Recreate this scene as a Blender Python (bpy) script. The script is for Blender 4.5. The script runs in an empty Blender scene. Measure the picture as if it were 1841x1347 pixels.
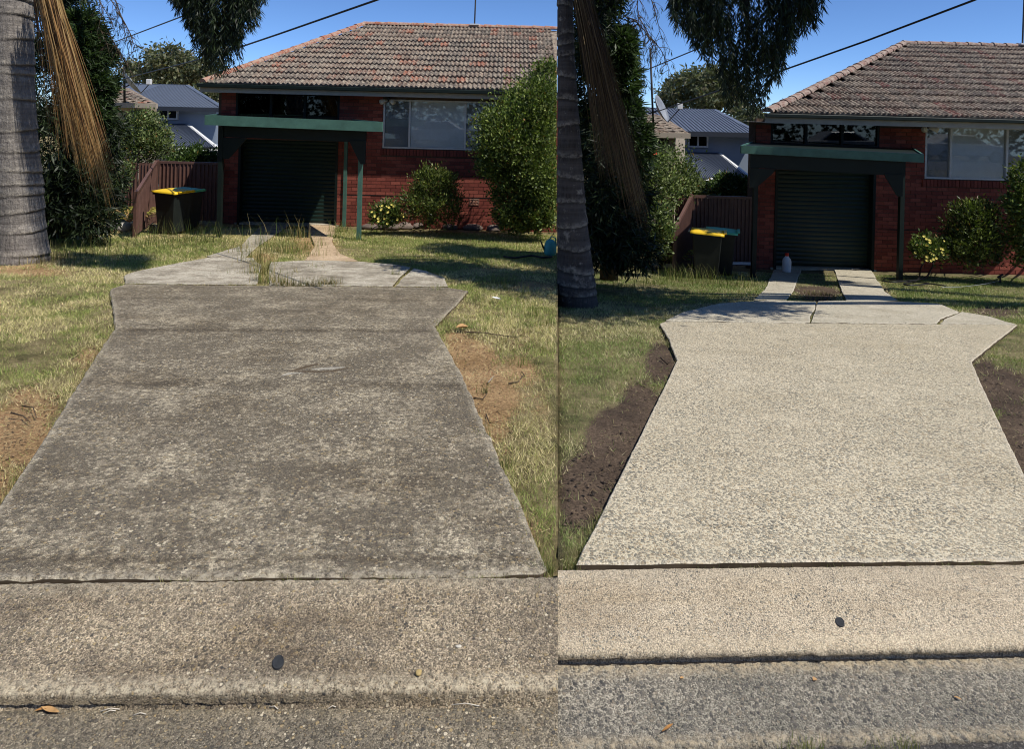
import bpy, bmesh, math, random
import numpy as np
from mathutils import Vector, Matrix, Quaternion

random.seed(7)
rng = np.random.default_rng(11)
SC = bpy.context.scene
COL = SC.collection
# ------------------------------------------------------------------ camera
FPX, CX, HY = 1200.0, 920.5, 205.0        # focal length in photo pixels, principal point
ROLL = 0.025
CR, SR = math.cos(ROLL), math.sin(ROLL)
CAMZ = 1.8
cam = bpy.data.cameras.new('camera')
cam_o = bpy.data.objects.new('camera', cam)
COL.objects.link(cam_o)
cam.sensor_width = 36.0
cam.sensor_fit = 'HORIZONTAL'
cam.lens = 36.0 * FPX / 1841.0
cam.shift_y = -(673.5 - HY) / 1841.0
cam.clip_start = 0.05
cam.clip_end = 3000
cam_o.location = (0, 0, CAMZ)
cam_o.rotation_euler = (Matrix.Rotation(math.pi / 2, 3, 'X') @ Matrix.Rotation(ROLL, 3, 'Z')).to_euler()
SC.camera = cam_o
# ------------------------------------------------------------------ world, sun, exposure
SUN_DIR = Vector((-1.1, 0.65, -2.0)).normalized()
w = bpy.data.worlds.new('World')
SC.world = w
w.use_nodes = True
nt = w.node_tree
for n in list(nt.nodes):
    nt.nodes.remove(n)
sky = nt.nodes.new('ShaderNodeTexSky')
sky.sky_type = 'NISHITA'
sky.sun_disc = False
sky.sun_elevation = math.asin(-SUN_DIR.z)
sky.sun_rotation = math.atan2(-SUN_DIR.x, -SUN_DIR.y)
sky.altitude = 5000
sky.air_density = 1.0
sky.dust_density = 0.0
sky.ozone_density = 9.0
bg = nt.nodes.new('ShaderNodeBackground')
bg.inputs['Strength'].default_value = 0.15
wo = nt.nodes.new('ShaderNodeOutputWorld')
nt.links.new(sky.outputs[0], bg.inputs[0])
nt.links.new(bg.outputs[0], wo.inputs[0])
sun = bpy.data.lights.new('sun', 'SUN')
sun.energy = 5.0
sun.angle = math.radians(0.53)
sun.color = (1.0, 0.955, 0.88)
sun_o = bpy.data.objects.new('sun', sun)
COL.objects.link(sun_o)
sun_o.location = (20, -10, 40)
sun_o.rotation_mode = 'QUATERNION'
sun_o.rotation_quaternion = SUN_DIR.to_track_quat('-Z', 'Y')
SC.view_settings.view_transform = 'Standard'
SC.view_settings.look = 'None'
SC.view_settings.exposure = 0.0
SC.view_settings.gamma = 1.0
SC.view_settings.use_curve_mapping = False
SC.render.engine = 'CYCLES'
SC.cycles.pixel_filter_type = 'BLACKMAN_HARRIS'
SC.cycles.filter_width = 1.05
# ------------------------------------------------------------------ survey helpers
SEAM_U = (1003.0 - CX) / FPX               # the boundary between the two lots runs straight away from the footpath corner


def ray(px, py):
    u = (px - CX) / FPX
    v = (HY - py) / FPX
    return (u * CR - v * SR, u * SR + v * CR)   # X/Y, (Z-CAMZ)/Y


def at(px, py, Y):
    a, b = ray(px, py)
    return Vector((a * Y, Y, CAMZ + b * Y))


def on_z(px, py, z):
    a, b = ray(px, py)
    Y = (z - CAMZ) / b
    return Vector((a * Y, Y, z))


def side(X, Y, Z):
    return X * CR + (Z - CAMZ) * SR - SEAM_U * Y


def seam_x(Y, Z):
    return (SEAM_U * Y - (Z - CAMZ) * SR) / CR


LOT = {'L': dict(s=0.075, y0=2.556, sgn=-1), 'R': dict(s=0.122, y0=2.707, sgn=1)}


def zplane(lot, Y):
    d = LOT[lot]
    return -d['s'] * (Y - d['y0'])


def g(lot, px, py, dz=0.0):
    """ point of the sloping lot ground seen at a survey pixel """
    a, b = ray(px, py)
    d = LOT[lot]
    Y = (CAMZ - d['s'] * d['y0'] - dz) / (-b - d['s'])
    return Vector((a * Y, Y, zplane(lot, Y) + dz))


def vnoise(x, y, scale, seed=0):
    x = np.asarray(x, float) * scale
    y = np.asarray(y, float) * scale
    xi = np.floor(x).astype(np.int64)
    yi = np.floor(y).astype(np.int64)
    fx = x - xi
    fy = y - yi
    fx = fx * fx * (3 - 2 * fx)
    fy = fy * fy * (3 - 2 * fy)

    def h(i, j):
        n = (i * 374761393 + j * 668265263 + seed * 974711) & 0x7fffffff
        n = ((n ^ (n >> 13)) * 1274126177) & 0x7fffffff
        n = n ^ (n >> 16)
        return (n % 100003) / 100003.0
    return (h(xi, yi) * (1 - fx) + h(xi + 1, yi) * fx) * (1 - fy) + (h(xi, yi + 1) * (1 - fx) + h(xi + 1, yi + 1) * fx) * fy


def in_poly(x, y, poly):
    x = np.asarray(x)
    y = np.asarray(y)
    r = np.zeros(x.shape, bool)
    n = len(poly)
    for i in range(n):
        x0, y0 = poly[i][0], poly[i][1]
        x1, y1 = poly[(i + 1) % n][0], poly[(i + 1) % n][1]
        c = ((y0 > y) != (y1 > y))
        xx = (x1 - x0) * (y - y0) / ((y1 - y0) if y1 != y0 else 1e-9) + x0
        r ^= c & (x < xx)
    return r


# ------------------------------------------------------------------ object helpers
def wloc(o):
    v = Vector((0, 0, 0))
    while o is not None:
        v = v + o.location
        o = o.parent
    return v


def tag(o, label=None, cat=None, group=None, kind=None):
    if label:
        o['label'] = label
    if cat:
        o['category'] = cat
    if group:
        o['group'] = group
    if kind:
        o['kind'] = kind
    return o


def empty(name, loc, label, cat, group=None):
    o = bpy.data.objects.new(name, None)
    o.empty_display_size = 0.1
    COL.objects.link(o)
    o.location = loc
    return tag(o, label, cat, group)


def link(name, me, parent=None, loc=None):
    o = bpy.data.objects.new(name, me)
    COL.objects.link(o)
    if parent is not None:
        o.parent = parent
    if loc is not None:
        o.location = loc
    return o


class MB:
    def __init__(s):
        s.v = []
        s.f = []

    def add(s, vs, fs):
        b = len(s.v)
        s.v += [tuple(p) for p in vs]
        s.f += [tuple(i + b for i in f) for f in fs]
        return s

    def box(s, a, b):
        x0, y0, z0 = (min(a[i], b[i]) for i in range(3))
        x1, y1, z1 = (max(a[i], b[i]) for i in range(3))
        return s.add([(x0, y0, z0), (x1, y0, z0), (x1, y1, z0), (x0, y1, z0), (x0, y0, z1), (x1, y0, z1), (x1, y1, z1), (x0, y1, z1)],
                     [(3, 2, 1, 0), (4, 5, 6, 7), (0, 1, 5, 4), (1, 2, 6, 5), (2, 3, 7, 6), (3, 0, 4, 7)])

    def prism(s, bot, top):
        n = len(bot)
        return s.add(list(bot) + list(top), [tuple(range(n))[::-1], tuple(range(n, 2 * n))] + [(i, (i + 1) % n, n + (i + 1) % n, n + i) for i in range(n)])

    def bar(s, a, b, w, h, up=Vector((0, 0, 1))):
        a = Vector(a)
        b = Vector(b)
        d = (b - a).normalized()
        r = d.cross(up)
        if r.length < 1e-4:
            r = Vector((1, 0, 0))
        r.normalize()
        u = r.cross(d).normalized()
        q = [r * sx * w / 2 + u * sz * h / 2 for sx, sz in ((-1, -1), (1, -1), (1, 1), (-1, 1))]
        return s.prism([a + o for o in q], [b + o for o in q])

    def tube(s, pts, rad, seg=8, caps=True):
        pts = [Vector(p) for p in pts]
        n = len(pts)
        if not hasattr(rad, '__len__'):
            rad = [rad] * n
        b = len(s.v)
        prev = None
        for i, p in enumerate(pts):
            d = (pts[min(i + 1, n - 1)] - pts[max(i - 1, 0)]).normalized()
            if prev is None:
                r = d.cross(Vector((0, 0, 1)))
                if r.length < 0.05:
                    r = d.cross(Vector((1, 0, 0)))
            else:
                r = prev - d * prev.dot(d)
            r.normalize()
            prev = r
            u = d.cross(r)
            for k in range(seg):
                t = 2 * math.pi * k / seg
                s.v.append(tuple(p + (r * math.cos(t) + u * math.sin(t)) * rad[i]))
        for i in range(n - 1):
            for k in range(seg):
                s.f.append((b + i * seg + k, b + i * seg + (k + 1) % seg, b + (i + 1) * seg + (k + 1) % seg, b + (i + 1) * seg + k))
        if caps:
            s.f.append(tuple(b + k for k in range(seg))[::-1])
            s.f.append(tuple(b + (n - 1) * seg + k for k in range(seg)))
        return s

    def mesh(s, name, mat, off=Vector((0, 0, 0)), smooth=False, bevel=0.0):
        me = bpy.data.meshes.new(name)
        me.from_pydata([(p[0] - off[0], p[1] - off[1], p[2] - off[2]) for p in s.v], [], s.f)
        bm = bmesh.new()
        bm.from_mesh(me)
        if bevel:
            bmesh.ops.bevel(bm, geom=[e for e in bm.edges], offset=bevel, segments=1, affect='EDGES', profile=0.5)
        bmesh.ops.recalc_face_normals(bm, faces=bm.faces)
        bm.to_mesh(me)
        bm.free()
        if smooth:
            for p in me.polygons:
                p.use_smooth = True
        if mat:
            me.materials.append(mat)
        return me

    def build(s, name, mat, parent=None, smooth=False, bevel=0.0, loc=None):
        """ top level: own origin at loc (or the base of the mesh); child: relative to its parent """
        if parent is not None:
            off = wloc(parent)
            o = link(name, s.mesh(name, mat, off, smooth, bevel), parent)
        else:
            if loc is None:
                A = np.array(s.v)
                loc = Vector((A[:, 0].mean(), A[:, 1].mean(), A[:, 2].min()))
            o = link(name, s.mesh(name, mat, Vector(loc), smooth, bevel), None, loc)
        return o


def np_mesh(name, V, F, mat, cols=None, off=None, smooth=False, k=None):
    """ big meshes from arrays; F (n,k) """
    me = bpy.data.meshes.new(name)
    V = np.asarray(V, np.float32)
    if off is not None:
        V = V - np.array(off, np.float32)
    F = np.asarray(F, np.int32)
    k = F.shape[1]
    me.vertices.add(len(V))
    me.vertices.foreach_set('co', V.ravel())
    me.loops.add(F.size)
    me.loops.foreach_set('vertex_index', F.ravel())
    me.polygons.add(len(F))
    me.polygons.foreach_set('loop_start', np.arange(0, F.size, k, dtype=np.int32))
    me.polygons.foreach_set('loop_total', np.full(len(F), k, np.int32))
    if smooth:
        me.polygons.foreach_set('use_smooth', np.ones(len(F), bool))
    me.update(calc_edges=True)
    if cols is not None:
        for nm, c in cols.items():
            c = np.asarray(c, np.float32)
            if c.ndim == 1:
                a = me.attributes.new(nm, 'FLOAT', 'POINT')
                a.data.foreach_set('value', c)
            else:
                a = me.attributes.new(nm, 'FLOAT_COLOR', 'POINT')
                if c.shape[1] == 3:
                    c = np.concatenate([c, np.ones((len(c), 1), np.float32)], 1)
                a.data.foreach_set('color', c.ravel())
    me.materials.append(mat)
    return me


# ------------------------------------------------------------------ materials
def srgb(r, g_, b):
    def f(c):
        c /= 255.0
        return c / 12.92 if c <= 0.04045 else ((c + 0.055) / 1.055) ** 2.4
    return (f(r), f(g_), f(b), 1)


class NT:
    def __init__(s, name):
        s.m = bpy.data.materials.new(name)
        s.m.use_nodes = True
        s.t = s.m.node_tree
        s.b = s.t.nodes['Principled BSDF']
        s.pos = None

    def n(s, typ, **kw):
        x = s.t.nodes.new(typ)
        for k, v in kw.items():
            if k in ('inp',):
                for a, b in v.items():
                    x.inputs[a].default_value = b
            else:
                setattr(x, k, v)
        return x

    def l(s, a, b):
        s.t.links.new(a, b)

    def P(s):
        if s.pos is None:
            s.pos = s.n('ShaderNodeNewGeometry').outputs['Position']
        return s.pos

    def mapped(s, scale):
        m = s.n('ShaderNodeMapping', inp={'Scale': scale})
        s.l(s.P(), m.inputs[0])
        return m.outputs[0]

    def noise(s, scale, detail=4.0, rough=0.6, vec=None, out='Fac', dist=0.0):
        x = s.n('ShaderNodeTexNoise', inp={'Scale': scale, 'Detail': detail, 'Roughness': rough, 'Distortion': dist})
        s.l(vec if vec is not None else s.P(), x.inputs['Vector'])
        return x.outputs[out]

    def vor(s, scale, out='Distance', feature='F1', vec=None, rand=1.0):
        x = s.n('ShaderNodeTexVoronoi', feature=feature, inp={'Scale': scale, 'Randomness': rand})
        s.l(vec if vec is not None else s.P(), x.inputs['Vector'])
        return x.outputs[out]

    def ramp(s, fac, stops, interp='LINEAR'):
        x = s.n('ShaderNodeValToRGB')
        x.color_ramp.interpolation = interp
        e = x.color_ramp.elements
        while len(e) < len(stops):
            e.new(0.5)
        for i, (p, c) in enumerate(stops):
            e[i].position = p
            e[i].color = c if hasattr(c, '__len__') else (c, c, c, 1)
        s.l(fac, x.inputs[0])
        return x.outputs[0]

    def mix(s, fac, a, b, mode='MIX'):
        x = s.n('ShaderNodeMix', data_type='RGBA', blend_type=mode)
        for sock, v in ((x.inputs[0], fac), (x.inputs[6], a), (x.inputs[7], b)):
            if hasattr(v, 'is_output') or hasattr(v, 'links'):
                s.l(v, sock)
            else:
                sock.default_value = v
        return x.outputs[2]

    def math(s, op, a, b=None, clamp=False):
        x = s.n('ShaderNodeMath', operation=op, use_clamp=clamp)
        for i, v in enumerate((a, b)):
            if v is None:
                continue
            if hasattr(v, 'links'):
                s.l(v, x.inputs[i])
            else:
                x.inputs[i].default_value = v
        return x.outputs[0]

    def bump(s, h, strength=0.5, dist=0.01):
        x = s.n('ShaderNodeBump', inp={'Strength': strength, 'Distance': dist})
        s.l(h, x.inputs['Height'])
        s.l(x.outputs[0], s.b.inputs['Normal'])

    def done(s, color, rough=0.8, spec=0.3, metal=0.0):
        if hasattr(color, 'links'):
            s.l(color, s.b.inputs['Base Color'])
        else:
            s.b.inputs['Base Color'].default_value = color
        if hasattr(rough, 'links'):
            s.l(rough, s.b.inputs['Roughness'])
        else:
            s.b.inputs['Roughness'].default_value = rough
        s.b.inputs['Specular IOR Level'].default_value = spec
        s.b.inputs['Metallic'].default_value = metal
        return s.m


def C(r, g_, b):
    return (r, g_, b, 1)


def paint(name, c, rough=0.55, spec=0.3, var=0.25, scale=6.0, metal=0.0):
    t = NT(name)
    n = t.noise(scale, 5, 0.65)
    d = tuple(x * (1 - var) for x in c[:3]) + (1,)
    b = tuple(min(1, x * (1 + var)) for x in c[:3]) + (1,)
    col = t.ramp(n, [(0.3, d), (0.7, b)])
    t.bump(t.noise(scale * 12, 3, 0.6), 0.12, 0.004)
    return t.done(col, rough, spec, metal)


def aggregate(name, patch, pebbles, scale, cover, patch_scale=1.2, patch_lo=0.35, patch_hi=0.65, bump=0.5, stain=None, fine=200, fine_amt=0.6, wear=None, seed=0.0, crev=None, crev_amt=0.0, pebamt=(0.45, 1.0), brk=0.5, bands=None):
    """ exposed-aggregate concrete: matrix colours, pebble palette, pebble size """
    t = NT(name)
    mp = t.n('ShaderNodeMapping', inp={'Location': (seed, seed * 0.7, 0)})
    t.l(t.P(), mp.inputs[0])
    vec = mp.outputs[0]
    wob = t.n('ShaderNodeVectorMath', operation='MULTIPLY_ADD')
    nz = t.n('ShaderNodeTexNoise', inp={'Scale': scale * 0.9, 'Detail': 2.0})
    t.l(vec, nz.inputs['Vector'])
    t.l(nz.outputs['Color'], wob.inputs[0])
    wob.inputs[1].default_value = (0.8 / scale,) * 3
    t.l(vec, wob.inputs[2])
    vv = wob.outputs[0]
    big = t.noise(patch_scale, 8, 0.74, vec)
    big = t.math('ADD', big, t.math('MULTIPLY', t.math('SUBTRACT', t.noise(26, 5, 0.75, vec), 0.5), brk))
    mat_c = t.ramp(big, [(patch_lo, patch[0]), (patch_hi, patch[1])])
    fine_n = t.noise(fine, 3, 0.75, vec)
    mat_c = t.mix(fine_amt, mat_c, t.ramp(fine_n, [(0.38, 0.08), (0.62, 0.92)]), 'OVERLAY')
    cell = t.vor(scale, 'Color', vec=vv)
    dist = t.vor(scale, 'Distance', vec=vv)
    sep = t.n('ShaderNodeSeparateColor')
    t.l(cell, sep.inputs[0])
    peb = t.ramp(sep.outputs[0], [(i / len(pebbles), c) for i, c in enumerate(pebbles)], 'CONSTANT')
    rad = t.math('MULTIPLY_ADD', sep.outputs[1], 0.40)
    rad.node.inputs[2].default_value = cover - 0.25
    gap = t.math('SUBTRACT', rad, dist)
    mask = t.math('MULTIPLY', gap, 9.0, True)
    if crev is not None:
        # relief shade painted dark into the hollows round each pebble
        cm = t.math('SUBTRACT', 1.0, t.math('ABSOLUTE', t.math('MULTIPLY', t.math('ADD', gap, 0.03), 7.0)), True)
        mat_c = t.mix(t.math('MULTIPLY', cm, crev_amt), mat_c, crev)
    patchy = t.ramp(t.noise(patch_scale * 2.6, 6, 0.72, vec), [(0.34, pebamt[0]), (0.58, pebamt[1])])
    col = t.mix(t.math('MULTIPLY', mask, patchy), mat_c, peb)
    d2 = t.vor(scale * 2.4, 'Distance', vec=vec)
    c2 = t.n('ShaderNodeSeparateColor')
    t.l(t.vor(scale * 2.4, 'Color', vec=vec), c2.inputs[0])
    m2 = t.math('MULTIPLY', t.math('LESS_THAN', d2, 0.36), t.math('GREATER_THAN', c2.outputs[1], 0.5))
    grit = t.ramp(c2.outputs[0], [(i / len(pebbles), c) for i, c in enumerate(pebbles)], 'CONSTANT')
    col = t.mix(t.math('MULTIPLY', m2, 0.8), col, grit)
    if stain:
        for (sc, vx, lo, hi, c, amt) in stain:
            sn = t.n('ShaderNodeMapping', inp={'Scale': vx, 'Location': (seed * 1.3, 2.1, 0)})
            t.l(t.P(), sn.inputs[0])
            f = t.ramp(t.noise(sc, 7, 0.7, sn.outputs[0]), [(lo, 0.0), (hi, 1.0)])
            col = t.mix(t.math('MULTIPLY', f, amt), col, c, 'MULTIPLY')
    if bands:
        # overhead wire shadows and a joint line painted across the slab
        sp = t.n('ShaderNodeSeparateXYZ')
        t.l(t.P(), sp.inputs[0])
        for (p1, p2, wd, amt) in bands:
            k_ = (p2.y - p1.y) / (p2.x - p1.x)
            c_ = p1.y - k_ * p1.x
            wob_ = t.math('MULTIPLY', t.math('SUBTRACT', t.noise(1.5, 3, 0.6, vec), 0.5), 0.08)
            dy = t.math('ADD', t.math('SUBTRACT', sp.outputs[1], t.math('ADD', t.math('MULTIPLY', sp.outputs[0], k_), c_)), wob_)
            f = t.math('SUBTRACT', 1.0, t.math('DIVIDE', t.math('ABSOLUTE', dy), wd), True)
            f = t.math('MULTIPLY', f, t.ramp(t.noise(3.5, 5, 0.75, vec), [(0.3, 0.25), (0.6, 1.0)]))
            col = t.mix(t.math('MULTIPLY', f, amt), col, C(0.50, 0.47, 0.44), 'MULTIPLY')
    if wear:
        at_ = t.n('ShaderNodeAttribute', attribute_name='wear')
        wn = t.math('MULTIPLY', at_.outputs['Fac'], t.ramp(t.noise(38, 5, 0.8, vec), [(0.42, 0.0), (0.60, 0.9)]))
        col = t.mix(wn, col, wear)
    h = t.math('ADD', t.math('MULTIPLY', mask, 0.8), t.math('MULTIPLY', fine_n, 0.6))
    t.bump(h, bump, 0.007)
    return t.done(col, 0.85, 0.25)


def leaf_mat(name, transl=0.35, rough=0.5, spec=0.35):
    t = NT(name)
    a = t.n('ShaderNodeAttribute', attribute_name='col')
    t.done(a.outputs['Color'], rough, spec)
    tr = t.n('ShaderNodeBsdfTranslucent')
    t.l(t.mix(1.0, a.outputs['Color'], C(1.0, 1.15, 0.55), 'MULTIPLY'), tr.inputs[0])
    mx = t.n('ShaderNodeMixShader', inp={0: transl})
    out = t.t.nodes['Material Output']
    t.l(t.b.outputs[0], mx.inputs[1])
    t.l(tr.outputs[0], mx.inputs[2])
    t.l(mx.outputs[0], out.inputs[0])
    return t.m


M = {}
M['leaf'] = leaf_mat('leaf', 0.3)
M['grass'] = leaf_mat('grass_blade', 0.3, 0.6, 0.2)
M['straw'] = leaf_mat('dry_frond', 0.2, 0.6, 0.25)
# weathered driveway: brown grime, worn pale patches, mixed river pebbles
PEB_OLD = [srgb(106, 99, 85), srgb(134, 124, 104), srgb(84, 80, 71), srgb(150, 137, 110), srgb(114, 108, 95), srgb(120, 111, 92), srgb(70, 68, 65), srgb(206, 194, 168), srgb(136, 120, 94), srgb(94, 86, 76), srgb(110, 98, 84), srgb(166, 146, 108)]
PEB_NEW = [srgb(126, 120, 106), srgb(146, 138, 120), srgb(104, 103, 95), srgb(156, 140, 114), srgb(116, 116, 105), srgb(134, 120, 98), srgb(88, 87, 82), srgb(150, 144, 128), srgb(172, 152, 120), srgb(108, 110, 102), srgb(198, 190, 170), srgb(78, 78, 75)]
BANDS = [(g('L', 205, 593), g('L', 785, 595), 0.10, 1.0), (g('L', 140, 690), g('L', 845, 694), 0.13, 0.75), (g('L', 60, 1006), g('L', 975, 1004), 0.035, 0.8), (g('L', 230, 536), g('L', 830, 540), 0.10, 0.5)]  # where the painted wire shadows and the joint line cross
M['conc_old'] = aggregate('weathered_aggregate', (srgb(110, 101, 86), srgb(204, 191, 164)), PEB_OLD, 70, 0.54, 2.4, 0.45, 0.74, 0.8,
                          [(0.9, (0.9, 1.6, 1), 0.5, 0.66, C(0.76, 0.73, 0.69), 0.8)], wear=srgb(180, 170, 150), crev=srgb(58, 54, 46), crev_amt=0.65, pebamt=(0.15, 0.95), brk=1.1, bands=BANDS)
M['conc_old_panel'] = aggregate('weathered_panel', (srgb(134, 126, 110), srgb(206, 197, 178)), PEB_OLD, 80, 0.40, 2.4, 0.36, 0.6, 0.6,
                                [(2.4, (0.8, 2, 1), 0.48, 0.62, C(0.66, 0.63, 0.60), 0.8)], wear=srgb(186, 178, 160), seed=3.3, crev=srgb(80, 74, 64), crev_amt=0.4)
M['conc_new'] = aggregate('cleaned_aggregate', (srgb(200, 187, 159), srgb(218, 205, 177)), PEB_NEW, 80, 0.58, 1.3, 0.35, 0.7, 0.7,
                          [(0.8, (1, 1.6, 1), 0.52, 0.72, C(0.84, 0.82, 0.78), 0.8), (3.0, (1, 1, 1), 0.56, 0.7, C(0.86, 0.83, 0.78), 0.6)], wear=srgb(206, 196, 176), seed=9.1, fine_amt=0.5, pebamt=(0.5, 0.9), crev=srgb(128, 120, 104), crev_amt=0.3)
M['conc_new_panel'] = aggregate('cleaned_panel', (srgb(178, 170, 150), srgb(204, 195, 174)), PEB_NEW, 75, 0.46, 1.4, 0.35, 0.7, 0.5,
                                [(1.6, (1, 1.6, 1), 0.5, 0.7, C(0.78, 0.76, 0.72), 0.8)], wear=srgb(204, 196, 178), seed=5.7, fine_amt=0.35)
M['kerb_old'] = aggregate('weathered_kerb', (srgb(118, 107, 91), srgb(182, 166, 139)), PEB_OLD, 90, 0.46, 1.4, 0.38, 0.66, 0.75,
                          [(1.8, (0.8, 2.2, 1), 0.48, 0.64, C(0.70, 0.66, 0.61), 0.8)], wear=srgb(196, 184, 158), seed=1.9, fine=170, fine_amt=0.9, crev=srgb(70, 62, 54), crev_amt=0.6)
M['kerb_new'] = aggregate('cleaned_kerb', (srgb(168, 154, 132), srgb(198, 183, 157)), PEB_NEW, 125, 0.42, 1.6, 0.35, 0.7, 0.6,
                          [(1.3, (0.5, 3, 1), 0.5, 0.66, C(0.80, 0.76, 0.70), 0.8)], wear=srgb(204, 188, 158), seed=4.4, fine=240, fine_amt=0.8)
M['gutter_old'] = aggregate('weathered_gutter', (srgb(106, 99, 86), srgb(156, 144, 122)), PEB_OLD, 84, 0.46, 1.5, 0.38, 0.7, 0.75, seed=2.6, fine_amt=0.8, crev=srgb(52, 47, 42), crev_amt=0.6)
M['gutter_new'] = aggregate('cleaned_gutter', (srgb(120, 116, 104), srgb(160, 152, 136)), [srgb(96, 92, 86), srgb(120, 113, 103), srgb(82, 80, 76), srgb(132, 122, 106), srgb(104, 100, 94), srgb(72, 71, 69), srgb(112, 106, 96), srgb(158, 148, 130)], 88, 0.48, 0.9, 0.40, 0.66, 0.75,
                            [(0.9, (0.3, 3.2, 1), 0.46, 0.6, C(0.66, 0.66, 0.66), 0.8)], wear=srgb(180, 164, 136), seed=6.2, fine_amt=0.8, crev=srgb(64, 62, 60), crev_amt=0.6)
M['conc_sand'] = aggregate('sandy_strip', (srgb(168, 142, 112), srgb(206, 180, 148)), PEB_OLD, 80, 0.34, 2.4, 0.36, 0.6, 0.5, seed=8.3)
M['asphalt'] = aggregate('asphalt', (srgb(52, 51, 50), srgb(84, 80, 76)), [srgb(70, 70, 70), srgb(96, 92, 88), srgb(52, 52, 54), srgb(120, 116, 108)], 85, 0.5, 1.8, 0.35, 0.7, 0.7, seed=7.7)


def ground_mat(name, dirt, thatch, wet, dark=0.6, rough_=1.0):
    t = NT(name)
    a = t.n('ShaderNodeAttribute', attribute_name='soil')
    n1 = t.noise(3.2, 6, 0.7)
    n2 = t.noise(38, 5, 0.75)
    th = t.ramp(n1, [(0.35, thatch[0]), (0.5, thatch[1]), (0.65, thatch[2])])
    th = t.mix(0.6, th, t.ramp(n2, [(0.3, 0.12), (0.7, 0.88)]), 'OVERLAY')
    dr = t.ramp(t.noise(2.6, 6, 0.7), [(0.35, dirt[0]), (0.65, dirt[1])])
    dr = t.mix(0.75, dr, t.ramp(t.noise(55, 6, 0.8), [(0.36, 0.1), (0.64, 0.9)]), 'OVERLAY')
    dr = t.mix(t.ramp(t.noise(9, 5, 0.75), [(0.52, 0.0), (0.66, dark)]), dr, srgb(72, 60, 48))
    f = t.math('ADD', a.outputs['Fac'], t.math('MULTIPLY', t.math('SUBTRACT', n2, 0.5), 0.9))
    f = t.ramp(f, [(0.4, 0.0), (0.62, 1.0)])
    col = t.mix(f, th, dr)
    t.bump(t.math('ADD', n2, t.noise(120, 3, 0.7)), rough_, 0.03)
    return t.done(col, 0.95, wet)


M['lawn_old'] = ground_mat('dry_lawn', (srgb(176, 142, 100), srgb(216, 180, 134)), (srgb(96, 92, 60), srgb(142, 129, 92), srgb(172, 156, 118)), 0.1, 0.25)
M['lawn_new'] = ground_mat('mown_lawn', (srgb(70, 59, 50), srgb(100, 85, 71)), (srgb(80, 80, 52), srgb(112, 104, 74), srgb(138, 126, 94)), 0.15, 0.4, 0.55)
M['earth'] = paint('earth', C(0.10, 0.075, 0.05), 0.95, 0.1, 0.4, 3)


def tile_mat(name, warm, attr):
    t = NT(name)
    if attr:
        r = t.n('ShaderNodeAttribute', attribute_name='rnd').outputs['Fac']
    else:
        r = t.n('ShaderNodeObjectInfo').outputs['Random']
    base = t.ramp(r, [(0.0, srgb(92, 72, 64)), (0.2, srgb(116, 98, 87)), (0.4, srgb(136, 120, 106)), (0.62, srgb(112, 100, 92)), (0.85, srgb(86, 78, 73)), (0.985, warm)])
    lich = t.ramp(t.noise(11, 6, 0.75), [(0.46, 0.0), (0.57, 1.0)])
    col = t.mix(t.math('MULTIPLY', lich, 0.8), base, srgb(168, 157, 140))
    dk = t.ramp(t.noise(7, 6, 0.78, t.mapped((1, 1, 1.7))), [(0.47, 0.0), (0.60, 1.0)])
    col = t.mix(t.math('MULTIPLY', dk, 0.65), col, srgb(66, 60, 56))
    col = t.mix(t.math('MULTIPLY', t.ramp(t.noise(1.3, 4, 0.65), [(0.62, 0.0), (0.72, 1.0)]), 0.16), col, warm)
    t.bump(t.noise(60, 4, 0.7), 0.35, 0.01)
    return t.done(col, 0.9, 0.2)


for k_, warm_ in (('old', srgb(150, 92, 72)), ('new', srgb(120, 78, 72))):
    M['tile_' + k_] = tile_mat('roof_tile_' + k_, warm_, False)
    M['tiles_' + k_] = tile_mat('roof_tiles_' + k_, warm_, True)
for k_, c0, c1, c2 in (('ridge_old', srgb(146, 88, 70), srgb(166, 112, 92), srgb(170, 148, 130)), ('ridge_new', srgb(116, 88, 80), srgb(138, 106, 96), srgb(158, 144, 132))):
    t = NT(k_)
    M[k_] = t.done(t.mix(t.ramp(t.noise(9, 5, 0.75), [(0.40, 0.0), (0.58, 1.0)]), t.ramp(t.n('ShaderNodeObjectInfo').outputs['Random'], [(0, c0), (1, c1)]), c2), 0.9, 0.2)
M['ridge'] = M['ridge_old']


def brick_mat(name, attr, cs):
    t = NT(name)
    r = t.n('ShaderNodeAttribute', attribute_name='rnd').outputs['Fac'] if attr else t.n('ShaderNodeObjectInfo').outputs['Random']
    base = t.ramp(r, [(0.0, cs[0]), (0.5, cs[1]), (1.0, cs[2])])
    col = t.mix(0.35, base, t.ramp(t.noise(40, 4, 0.7), [(0.3, 0.2), (0.7, 0.8)]), 'OVERLAY')
    t.bump(t.noise(120, 3, 0.7), 0.3, 0.004)
    return t.done(col, 0.85, 0.25)


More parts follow.
